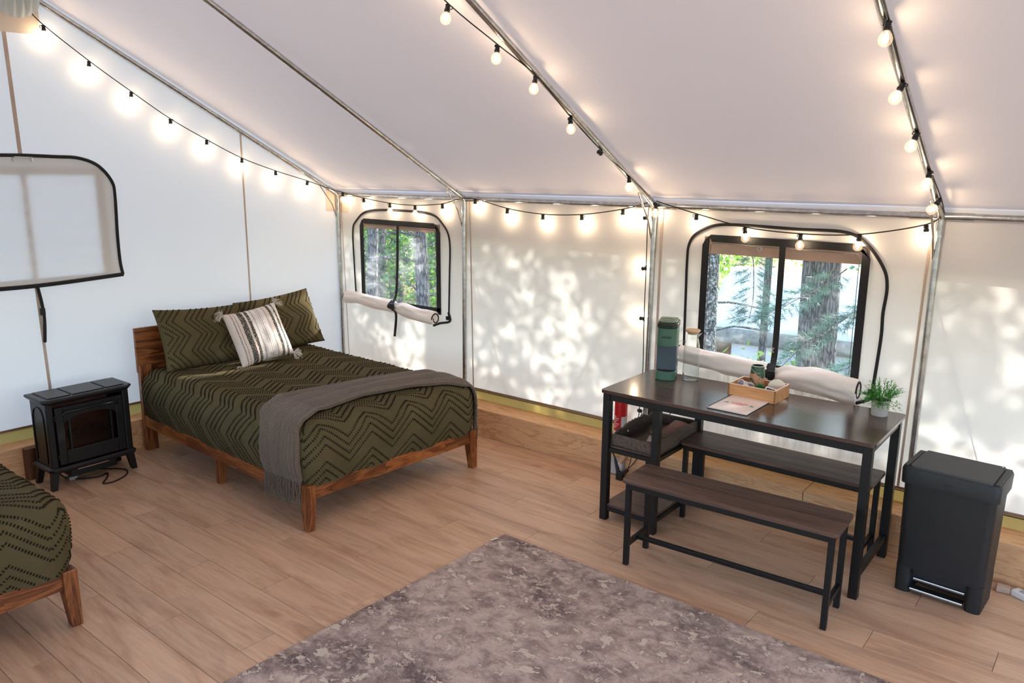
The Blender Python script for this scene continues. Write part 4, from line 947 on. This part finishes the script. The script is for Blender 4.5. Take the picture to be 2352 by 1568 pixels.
text('logo_lettering', 'LIGHT', .0215, M_LR, bo, Matrix.Translation((.004, -.010, .0078)), .0002)
for sx_ in (-1, 1):
    m = MB()
    for ox, hh, ww in ((.062, .030, .008), (.073, .020, .006)):
        x = .004+sx_*ox; y = -.012
        for k in range(3): m.add([(x-ww*(1-k*.22), y+hh*k*.27, .0079), (x+ww*(1-k*.22), y+hh*k*.27, .0079), (x, y+hh*(k*.27+.45), .0079)], [(0, 1, 2)])
    obj('logo_trees', m, M_LT, bo)

pp = thing('potted_plant', 'bushy green fern-like plant in a grey concrete pot at the table corner', 'plant', (4.475, -.33, T0))
obj('pot', MB().lathe([(.001, 0), (.036, 0), (.038, .004), (.041, .075), (.041, .079), (.037, .079), (.036, .06), (.001, .058)], 32), M_CONC, pp, smooth=True)
obj('soil', MB().lathe([(.001, .066), (.0365, .066), (.0365, .06)], 20), plain('moss', (60, 64, 34), .95, bump=.5, bs=200), pp)
m = MB(); ms = MB()
for k in range(72):
    a = random.uniform(0, 2*PI); e = random.uniform(.15, 1.45); L = random.uniform(.07, .115)
    d = Vector((math.cos(a)*math.cos(e), math.sin(a)*math.cos(e), math.sin(e))); b = Vector((math.cos(a)*.018, math.sin(a)*.018, .068)); drop = .055*(1-math.sin(e))
    P = [b+d*L*s_-Vector((0, 0, drop*s_*s_)) for s_ in (0, .25, .5, .75, 1)]; ms.tube(P, .0009, 4)
    for q in range(15):
        s_ = .25+.75*q/14; c0 = b+d*L*s_-Vector((0, 0, drop*s_*s_)); b2_ = a+q*2.4; ll = .020*(1.15-s_*.45)
        f = (d*.7+Vector((math.cos(b2_)*.8, math.sin(b2_)*.8, math.sin(q*1.7)*.6))).normalized(); sd = f.cross(Vector((0, 0, 1)) if abs(f.z) < .9 else Vector((1, 0, 0))).normalized()*.0028
        m.add([c0, c0+f*ll*.5+sd, c0+f*ll, c0+f*ll*.5-sd], [(0, 1, 2, 3)])
obj('foliage', m, M_LEAF, pp, kind='stuff'); obj('stems', ms, M_SUCC, pp, kind='stuff')

# ------------------------------------------------------------------ pedal bin
bn = thing('pedal_bin', 'tall charcoal plastic pedal bin with flat lid right of the table', 'bin', (4.855, -.46, 0), math.radians(-3))
def ring(w, d, z, r=.035, cy=0): return [(x, y, z) for x, y in rrect(w, d, r, 5, 0, cy)]
bw0, bw1 = .355, .372
obj('body', MB().loft([ring(bw0+.004, .235, .125), ring(bw1, .262, .555)]), M_BIN, bn, smooth=True)
for sx_ in (-1, 1):
    obj('front_foot', MB().loft([[(x, y, .0) for x, y in rrect(.066, .225, .022, 4, sx_*(bw0/2-.033))], [(x, y, .13) for x, y in rrect(.066, .233, .024, 4, sx_*(bw0/2-.031))]]), M_BIN, bn, smooth=True)
obj('back_skirt', MB().box(-bw0/2+.03, bw0/2-.03, -.005, .10, .012, .13), M_BIN, bn)
obj('recess_panel', MB().box(-bw0/2+.05, bw0/2-.05, -.075, -.065, .05, .13), M_BIN, bn)
obj('pedal', MB().box(-.110, .110, -.122, -.112, .022, .034), M_CHROME, bn, bev=.003)
obj('pedal', MB().box(-.108, .108, -.085, -.078, .058, .070), M_CHROME, bn, bev=.003)
obj('pedal_tread', MB().box(-.108, .108, -.115, -.08, .026, .034), M_CORD, bn)
obj('rim_collar', MB().loft([ring(.392, .288, .535, .03), ring(.396, .292, .60, .03), ring(.386, .282, .612, .03)]), M_BIN, bn, smooth=True)
ld = obj('lid', MB().loft([ring(.33, .262, .6095, .016, -.008), ring(.326, .258, .621, .016, -.008)]), M_BINLID, bn, smooth=True)
obj('lid_frame', MB().box(-.19, -.168, -.13, .125, .608, .618).box(.168, .19, -.13, .125, .608, .618).box(-.16, .16, .118, .139, .606, .62), M_BIN, bn, bev=.004)
obj('lock_slot', MB().box(-.018, .018, -.1475, -.144, .567, .573), M_CORD, bn)
obj('hinge_notch', MB().box(.150, .153, .112, .142, .61, .6235), M_WHITE, bn)

# ------------------------------------------------------------------ fire extinguisher, cables, power strip
fe = thing('fire_extinguisher', 'red fire extinguisher with white labels standing on the beam ledge behind the table', 'fire extinguisher', (2.885, -.085, ZL))
obj('cylinder', MB().lathe([(.001, 0), (.040, 0), (.042, .006), (.042, .27), (.038, .29), (.022, .31), (.014, .318)], 28), M_RED, fe, smooth=True)
obj('valve', MB().lathe([(.014, .316), (.016, .33), (.012, .345), (.001, .347)], 14), M_CORD, fe); obj('lever', MB().box(-.01, .01, -.06, .03, .345, .352), M_CORD, fe, bev=.002)
def lab(a0, a1, z0, z1, mat, nm, r=.0425): return obj(nm, MB().grid(lambda u, v: (r*math.cos(a0+(a1-a0)*u), r*math.sin(a0+(a1-a0)*u), z0+(z1-z0)*v), 12, 1), mat, fe, smooth='all')
lab(-2.6, -.2, .012, .062, M_WHITE, 'white_band'); lab(-.95, .2, .062, .16, plain('grey label', (190, 188, 186), .5), 'side_label')
m = MB()
for k in range(7):
    z = .085+.012*k; m.grid(lambda u, v: (.0428*math.cos(-2.3+1.0*u*(.6+.4*((k*7) % 3)/2)), .0428*math.sin(-2.3+1.0*u*(.6+.4*((k*7) % 3)/2)), z+.004*v), 8, 1)
obj('printed_lines', m, M_PAPER, fe)
M_BLUE = plain('pictogram blue', (70, 96, 140), .5)
for a in (-2.15, -1.75, -1.35): lab(a, a+.28, .022, .050, M_BLUE, 'pictogram', .043); 
m = MB()
for a in (-2.15, -1.75, -1.35):
    m.grid(lambda u, v: (.0435*math.cos(a+.06+.05*u), .0435*math.sin(a+.06+.05*u), .026+.018*v), 2, 1).grid(lambda u, v: (.0435*math.cos(a+.06+.14*u), .0435*math.sin(a+.06+.14*u), .034+.005*v), 3, 1)
obj('pictogram_figure', m, M_WHITE, fe)
ob = obj('outlet_panel', MB().box(2.855, 2.985, -.196, -DL-.002, .004, .115), plain('grey outlet plate', (176, 172, 168), .6), bev=.003); tag(ob, 'grey outlet plate fixed low on the beam behind the table shelves', 'outlet')
obj('outlet_face', MB().box(2.94, 2.975, -.1985, -.196, .035, .09), M_WHITE, ob)
pg = thing('black_adapter', 'black plug adapter and looped cord hanging low behind the table shelves', 'adapter', (2.99, -.24, 0))
obj('plug', MB().box(-.022, .022, -.022, .016, .0, .05), M_CORD, pg, bev=.004); obj('plug', MB().tube([(-.01, 0, .03), (-.035, 0, .10), (-.05, .01, .13)], [.014, .010, .006], 8), M_CORD, pg, smooth=True)
obj('plug', MB().tube([(.01, 0, .03), (.05, 0, .075)], [.013, .011], 8), M_CORD, pg)
obj('cord', MB().tube(spline([(-.05, .01, .13), (-.075, .02, .155), (-.105, .02, .15), (-.11, .02, .12)], 6), .005, 6).tube(spline([(.05, 0, .075), (.06, .02, .15), (.04, .06, .28), (.03, .19, .40)], 6), .003, 6), M_CORD, pg, smooth=True)
ap = obj('tan_adapter', MB().box(-.014, .014, -.014, .014, -.03, .03), plain('tan adapter', (192, 150, 116), .5), loc=(2.985, -.215, .125), bev=.004); ap.rotation_euler = (0, .5, 0); tag(ap, 'small tan plug adapter above the black plugs behind the table shelves', 'adapter'); obj('prong', MB().box(-.008, -.006, -.002, .002, .03, .045).box(.006, .008, -.002, .002, .03, .045), M_CHROME, ap)
cc = obj('power_cord', MB().tube(spline([(3.37, -.22, .755), (3.37, -.19, .70), (3.36, -.185, .60), (3.30, -.19, .50), (3.20, -.21, .35), (3.07, -.22, .12), (3.01, -.235, .06)], 8), .003, 6), M_CORD, smooth=True); attach(cc, km); cc['label'] = 'thin black cord dropping behind the table'
ps = thing('power_strip', 'white power strip lying on the floor at the far right edge', 'power strip', (5.25, -.33, 0), math.radians(-28))
obj('housing', MB().box(-.15, .15, -.026, .026, 0, .03), M_WHITE, ps, bev=.007)
obj('socket_face', MB().box(-.12, -.08, -.014, .014, .03, .0315).box(-.05, -.01, -.014, .014, .03, .0315).box(.02, .06, -.014, .014, .03, .0315), plain('socket grey', (170, 170, 172), .5), ps, bev=.0005)
pa = obj('beige_plug', MB().box(-.028, .028, -.02, .02, 0, .03), plain('beige plug', (188, 160, 140), .55), bev=.005, loc=(5.075, -.27, .001)); pa.rotation_euler = (0, 0, .1); tag(pa, 'beige plug on the floor between the charcoal bin and the power strip', 'plug'); obj('prong', MB().box(.028, .042, -.008, -.006, .01, .018).box(.028, .042, .006, .008, .01, .018), M_CHROME, pa)
pc = obj('cord', MB().tube(spline([(4.93, -.235, .005), (4.98, -.25, .005), (5.02, -.275, .008), (5.047, -.272, .014)], 8), .0035, 6), plain('beige cord', (176, 150, 132), .6), smooth=True); attach(pc, pa)

# ------------------------------------------------------------------ outdoors: ground, trees, undergrowth, neighbouring tent
def gz(x, y): return -.75-.10*max(0, y-1)+.12*noise.noise(Vector((x*.25, y*.25, 2)))
t = NT('forest floor'); c = t.coord(rand=False); n1 = t.noise(c, .8, 6, .65); n2 = t.noise(c, 9, 4, .7)
col = t.mix(t.ramp(n2, [(.45, (0, 0, 0, 1)), (.6, (1, 1, 1, 1))]), t.ramp(n1, [(.35, srgb(62, 50, 38)), (.5, srgb(92, 78, 54)), (.62, srgb(64, 92, 44))]), srgb(120, 104, 78))
t.princ(col, .95, 0, t.bump(n2, .8, .05), .1); M_GROUND = t.m
obj('ground', MB().grid(lambda u, v: (lambda x, y: (x, y, gz(x, y)))(-34+60*u, -14+54*v), 60, 54), M_GROUND, smooth='all', kind='structure')
obj('platform_deck', MB().box(-.3, XE+.3, YN-.3, .25, -.22, -.062), M_PINE, kind='structure').name = 'trim_10'
def bark(name, a, b, s, lichen=0):
    t = NT(name); c = t.coord((1, 1, .22)); n = t.noise(c, s, 6, .65, .8); v = t.n('ShaderNodeTexVoronoi', feature='DISTANCE_TO_EDGE'); v.inputs['Scale'].default_value = s*.9; t.l(c, v.inputs['Vector'])
    cr = t.ramp(v.outputs['Distance'], [(.0, (.25, .25, .25, 1)), (.16, (1, 1, 1, 1))]); col = t.mix(1.0, t.ramp(n, [(.35, a), (.65, b)]), cr, 'MULTIPLY')
    if lichen: col = t.mix(t.ramp(t.noise(t.coord(), 34, 4, .7), [(.52, (0, 0, 0, 1)), (.58, (1, 1, 1, 1))]), col, srgb(190, 205, 205))
    mx = t.mix(.5, n, cr); t.princ(col, .95, 0, t.bump(mx, 1.0, .05), .1); return t.m
M_BARK = bark('pine bark', srgb(72, 72, 74), srgb(150, 152, 156), 26)
M_BARKL = bark('lichen bark', srgb(56, 60, 60), srgb(108, 114, 116), 34, 1)
def leafmat(name, a, b, tr):
    t = NT(name); c = t.coord(); n = t.noise(c, 2.5, 3, .6); col = t.ramp(n, [(.35, a), (.65, b)])
    d = t.n('ShaderNodeBsdfDiffuse'); t.l(col, d.inputs[0]); r = t.n('ShaderNodeBsdfTranslucent'); t.l(t.mix(1.0, col, tr, 'MULTIPLY'), r.inputs[0])
    m = t.n('ShaderNodeMixShader'); m.inputs[0].default_value = .45; t.l(d.outputs[0], m.inputs[1]); t.l(r.outputs[0], m.inputs[2]); t.l(m.outputs[0], t.out.inputs[0]); return t.m
M_LF = [leafmat('leaf bright', srgb(80, 116, 58), srgb(146, 184, 96), (1.2, 1.3, .8, 1)), leafmat('leaf mid', srgb(56, 92, 66), srgb(108, 146, 102), (1.05, 1.15, .95, 1)), leafmat('leaf blue-green', srgb(52, 92, 84), srgb(104, 146, 128), (1.1, 1.2, 1.0, 1))]
def leaves(name, C, size, mat, parent=None, flatk=.6, asp=.55, **tags):
    n = len(C); 
    if n == 0: C = np.zeros((1, 3)); n = 1
    a = rng.normal(size=(n, 3)); a[:, 2] *= flatk; a /= np.linalg.norm(a, axis=1)[:, None]
    b = rng.normal(size=(n, 3)); b -= (b*a).sum(1)[:, None]*a; b /= np.linalg.norm(b, axis=1)[:, None]
    s = (size*rng.uniform(.6, 1.3, n))[:, None]
    V = np.stack([C-a*s*.5, C+b*s*.5*asp, C+a*s*.5, C-b*s*.5*asp], 1).reshape(-1, 3)
    me = bpy.data.meshes.new(name); me.vertices.add(4*n); me.vertices.foreach_set('co', V.ravel()); me.loops.add(4*n); me.loops.foreach_set('vertex_index', np.arange(4*n))
    me.polygons.add(n); me.polygons.foreach_set('loop_start', np.arange(0, 4*n, 4)); me.update(calc_edges=True); me.materials.append(mat)
    o = bpy.data.objects.new(name, me); COL.objects.link(o); o['kind'] = 'stuff'
    if parent: o.parent = parent
    return o
def trunk(x, y, r, top, mat, par, lean=(0, 0), bend=.1):
    z0 = gz(x, y)-.2; P = []; R_ = []
    for k in range(15):
        s = k/14; P.append((lean[0]*s*(top-z0)+bend*math.sin(s*5+x), lean[1]*s*(top-z0)+bend*.5*math.sin(s*4+y), s*(top-z0))); R_.append(r*(1.15-.45*s) if k else r*1.35)
    return obj('trunk', MB().tube(P, R_, 14), mat, par, smooth='all')
def tree(label, x, y, r, top, mat, lf, C, size, lean=(0, 0), branches=0, bend=.1):
    o = thing('tree', label, 'tree', (x, y, gz(x, y)-.2), 0, 'trees outside the tent')
    trunk(x, y, r, top, mat, o, lean, bend)
    m = MB()
    for k in range(branches):
        z = random.uniform(.6, 4.2); a = random.uniform(0, 2*PI); L = random.uniform(.7, 2.2); s = z/(top-gz(x, y)); b = Vector((lean[0]*z, lean[1]*z, z)); d = Vector((math.cos(a), math.sin(a), random.uniform(-.15, .35)))
        m.tube(spline([b, b+d*L*.4+Vector((0, 0, .05)), b+d*L*.75+Vector((random.uniform(-.1, .1), 0, -.03)), b+d*L+Vector((0, 0, random.uniform(-.25, .1)))], 3), [.018*(1-i/11) +.003 for i in range(10)], 5)
    if branches: obj('branches', m, mat, o, kind='stuff')
    if C is not None and len(C):
        q = leaves('foliage', np.asarray(C)-np.array([x, y, gz(x, y)-.2]), size, lf, o)
    return o
def crown(cx, cy, cz, rx, ry, rz_, n, clumps=26, cs=.35):
    c0 = rng.normal(size=(clumps, 3)); c0 /= np.linalg.norm(c0, axis=1)[:, None]; c0 *= rng.uniform(.3, 1, clumps)[:, None]**.5
    c0 = c0*[rx, ry, rz_]+[cx, cy, cz]; k = rng.integers(0, clumps, n); return c0[k]+rng.normal(size=(n, 3))*[cs, cs, cs*.55]
# leafy screen between the sun and the side wall: its gaps let the dappled patches through
GAPS = [(.97, 1.235, .16, 2.), (.42, 1.02, .16, 2.), (.80, 1.12, .10, 2.), (.95, .32, .36, .80), (2.37, 1.0, .20, .86), (2.0, 1.26, .11, .86), (2.15, .62, .14, .9), (2.42, .72, .16, .86), (2.3, .42, .12, .9), (2.2, .27, .12, .95), (1.95, .75, .12, .8), (.85, .34, .2, .55), (1.0, .62, .16, .5), (1.40, 1.22, .10, .6),
        (.55, .55, .12, .45), (1.62, .5, .12, .4), (4.9, .42, .22, .6), (4.92, 1.28, .12, .6), (5.0, .98, .12, .6), (4.85, .28, .14, .7), (4.7, .62, .08, .4), (5.3, .6, .3, .5), (3.3, .9, .08, .3), (2.75, .45, .12, .35), (2.05, 1.0, .1, .5)]
N = 120000
SX = rng.uniform(-2.5, 10.5, N); SZ = rng.uniform(.0, 4.6, N); SY = rng.uniform(3.6, 6.4, N)
keep = np.ones(N, bool)
for gx, gz_, gr_, pr in GAPS:
    d = np.hypot(SX-gx, SZ-gz_); ang = np.arctan2(SZ-gz_, SX-gx); rr_ = gr_*(1+.28*np.sin(3*ang+gx*9)+.18*np.sin(7*ang+gz_*5))
    keep &= ~((d < rr_) & (rng.uniform(size=N) < (.66+.12*pr if pr < 1.5 else 1.0)))
SC = np.stack([SX+.15*SY, SY, SZ+.40*SY], 1)[keep]
N2 = 9000; UX = rng.uniform(-2.5, 10.5, N2); UZ = rng.uniform(1.55, 4.7, N2); UY = rng.uniform(4.2, 6.6, N2)  # extra leaf layer added out of view to keep sun off the roof
UC = np.stack([UX+.15*UY, UY, UZ+.40*UY], 1)
spots = [(-3.2, 5.2), (0.1, 6.6), (5.1, 5.8), (7.9, 5.0), (10.6, 5.6)]
own2 = np.argmin(np.stack([np.abs(UC[:, 0]-s[0]) for s in spots]), 0)
own = np.argmin(np.stack([np.abs(SC[:, 0]-s[0]) for s in spots]), 0)
slab = ['tree left of the small window, its leafy crown shading the gable corner', 'tree behind the thick trunks, its crown shading the bare stretch of wall', 'leafy tree outside whose crown shades the table window', 'leafy tree outside shading the canvas right of the table', 'leafy tree outside at the far right end of the tent']
for k, (x, y) in enumerate(spots):
    tr_ = tree(slab[k], x, y, .12, 7.5, M_BARKL, M_LF[1], SC[own == k], .10, branches=4)
    leaves('roof_shade_foliage', UC[own2 == k]-np.array([x, y, gz(x, y)-.2]), .34, M_LF[1], tr_)
# trunks seen through the windows
tree('thick straight pine trunk filling the right half of the window behind the table', 2.2, 6.0, .225, 9, M_BARK, M_LF[1], None, .1, lean=(-.012, 0), bend=.03)
tree('lichen-covered trunk at the left edge of the window behind the table', 1.87, 3.3, .085, 7, M_BARKL, M_LF[1], None, .1, lean=(.012, 0), bend=.03)
tree('thin straight trunk left of the centre strap of the window behind the table', .70, 8.0, .055, 8, M_BARK, M_LF[1], None, .1, branches=5, bend=.02)
tree('dark leaning trunk seen at the left side of the small window', -5.45, 5.0, .09, 8, M_BARK, M_LF[2], None, .1, lean=(.05, 0), branches=14, bend=.05)
tree('grey trunk seen at the right side of the small window', -4.05, 5.0, .105, 8, M_BARK, M_LF[2], None, .1, lean=(-.02, 0), branches=14, bend=.06)
tree('slim trunk farther back between the two trunks of the small window', -7.0, 8.6, .10, 8, M_BARK, M_LF[2], None, .1, branches=10)
bgp = [(-9, 9), (-12, 13), (-6, 12), (-3.2, 11), (-14, 8), (-9, 16), (-4.5, 16), (0, 15), (3, 13), (6, 14), (-1, 19), (-17, 14), (9, 12), (-7.5, 7)]
bl_ = {(-9, 9): 'bushy tree behind the small window, left of its nearer trunks', (-12, 13): 'bushy tree deep in the woods behind the left half of the small window', (-6, 12): 'bushy tree deep in the woods behind the strap of the small window', (-3.2, 11): 'bushy tree seen at the right edge of the small window', (-14, 8): 'bushy tree beyond the left edge of the small window', (-9, 16): 'hindmost bushy tree behind the middle of the small window', (-4.5, 16): 'hindmost bushy tree behind the right side of the small window',
  (3, 13): 'bushy tree rising behind the right end of the neighbouring tent', (6, 14): 'bushy tree far right behind the thick pine trunk', (-17, 14): 'farthest bushy tree to the left in the woods', (9, 12): 'bushy tree beyond the right end of the tent', (-7.5, 7): 'nearest bushy tree between the trunks of the small window'}
for k, (x, y) in enumerate(bgp):
    if (x, y) in ((-1, 19), (0, 15)): continue
    z = gz(x, y); dn_ = math.hypot(x-5.4, y+4.3); C = crown(x, y, z+2.6, 2.1, 2.1, 2.4, 4200, 44, .5)
    if x > -4 and y < 14: C = C[C[:, 2] > -.3]
    tree(bl_[(x, y)], x, y, .16, z+7, M_BARK, M_LF[k % 3], C, .07+.0042*dn_, branches=3)
# undergrowth
uc = []
for k in range(60):
    x = rng.uniform(-14, 7); y = rng.uniform(4.5, 14)
    if -1.5 < x < 5 and y > 6.6: continue
    uc.append(crown(x, y, gz(x, y)+.25, .6, .6, .35, 220, 8, .22))
ug = leaves('undergrowth', np.concatenate(uc), .13, M_LF[0]); tag(ug, 'green undergrowth on the forest floor outside', 'undergrowth')
# feathery pine boughs just outside the table window
t = NT('pine needles'); c = t.coord(); t.princ(t.ramp(t.noise(c, 3), [(.35, srgb(58, 108, 92)), (.65, srgb(120, 168, 142))]), .6); M_NEED = t.m
def bough(label, pts, dens=40, L=.13, nm='pine_bough'):
    P = spline(pts, 8); o = obj(nm, MB().tube(P, [.008*(1-.7*i/len(P))+.001 for i in range(len(P))], 5), M_BARK); m = MB(); m2 = MB()
    for i, p in enumerate(P[3:]):
        d = (P[min(i+4, len(P)-1)]-P[i+2]).normalized()
        for sd in (-1, 1):
            q = p.copy(); w = d.cross(Vector((0, 0, 1))).normalized()*sd; e = q+(d*.6+w*.8+Vector((0, 0, random.uniform(-.3, .2)))).normalized()*random.uniform(.1, .3); m2.tube([q, e], .0018, 4)
            for k in range(dens):
                s = random.uniform(.3, 1.0); b = q+(e-q)*s; v = ((e-q).normalized()*.9+Vector((random.gauss(0, .6), random.gauss(0, .6), random.gauss(0, .6)))).normalized()*L*random.uniform(.6, 1.1)
                h = v.cross(Vector((random.gauss(0, 1), random.gauss(0, 1), random.gauss(0, 1)))).normalized()*.0026; m.add([b-h, b+h, b+v], [(0, 1, 2)])
    n_ = obj('needles', m, M_NEED, o); n_['kind'] = 'stuff'; tw = obj('twigs', m2, M_BARK, o); tw['kind'] = 'stuff'
    return tag(o, label, 'branch', 'pine boughs outside')
bough('feathery pine bough left of the strap in the window behind the table', [(1.55, 5.2, 1.0), (1.75, 4.8, .8), (1.93, 4.4, .5), (2.02, 4.1, .32)])
bough('pine bough crossing behind the centre strap of the window behind the table', [(2.62, 5.5, .8), (2.5, 5.0, .62), (2.36, 4.5, .5), (2.22, 4.1, .35)])
bough('pine bough low between the centre strap and the thick trunk', [(2.75, 5.6, .3), (2.62, 5.0, .12), (2.5, 4.5, -.02), (2.42, 4.1, -.18)], 30)
bough('drooping pine bough right of the thick trunk', [(3.9, 5.0, 1.0), (3.6, 4.7, .8), (3.3, 4.3, .62), (3.08, 4.1, .45)], 34, .16)
bough('lower pine bough right of the thick trunk', [(3.9, 4.9, .55), (3.6, 4.6, .35), (3.3, 4.3, .12), (3.1, 4.1, -.1)], 34, .16)
bough('lowest pine bough at the right corner of the table window', [(3.8, 4.9, .0), (3.5, 4.6, -.12), (3.3, 4.3, -.25), (3.1, 4.1, -.35)], 34, .16)
# neighbouring white tent
nt = thing('neighbouring_tent', 'white canvas tent with a grey valance standing downhill outside the table window', 'tent', (-.66, 8.88, -1.6), math.atan2(.098, .995))
M_NW = plain('white tent canvas', (236, 240, 244), .8, var=.04, vs=2); M_NG = plain('mildewed grey canvas', (150, 152, 150), .9, var=.35, vs=9)
obj('roof_slope', MB().grid(lambda u, v: (-.05+6*u+(.12*max(0, v-.75)*4 if u < .01 else 0), 1.2*v, .80+.82*1.2*v+.02*math.sin(u*20)*math.sin(v*3)), 40, 10), M_NW, nt, smooth='all', solid=.01)
obj('roof_slope', MB().grid(lambda u, v: (.07+5.8*u, 1.2+1.6*v, 1.784-.82*1.6*v), 20, 6), M_NW, nt, solid=.01)
obj('valance', MB().grid(lambda u, v: (-.05+6*u, -.01+.012*math.sin(u*50)*v, .80-.27*v), 60, 3), M_NG, nt, smooth='all', solid=.006)
obj('canvas_wall', MB().box(.42, 6, .15, .17, -1.2, .6), M_NW, nt); obj('canvas_wall', MB().box(0.03, .42, .5, .52, -1.2, .6), M_FLY, nt)
obj('gable_end', MB().loft([[(0, .0, -1.2), (0, .0, .8), (0, 1.2, 1.77), (0, 2.5, .7), (0, 2.5, -1.2)], [(.02, .0, -1.2), (.02, .0, .8), (.02, 1.2, 1.77), (.02, 2.5, .7), (.02, 2.5, -1.2)]]), M_NW, nt)
obj('corner_post', MB().tube([(.10, .05, -1.2), (.10, .05, .75)], .02, 8), M_CORD, nt)
obj('red_cover', MB().grid(lambda u, v: (.16+.25*u, .2+.25*v, .05+.25*math.sin(u*PI)*math.sin(v*PI)), 8, 8), plain('faded red cloth', (150, 60, 66), .9), nt, smooth='all')
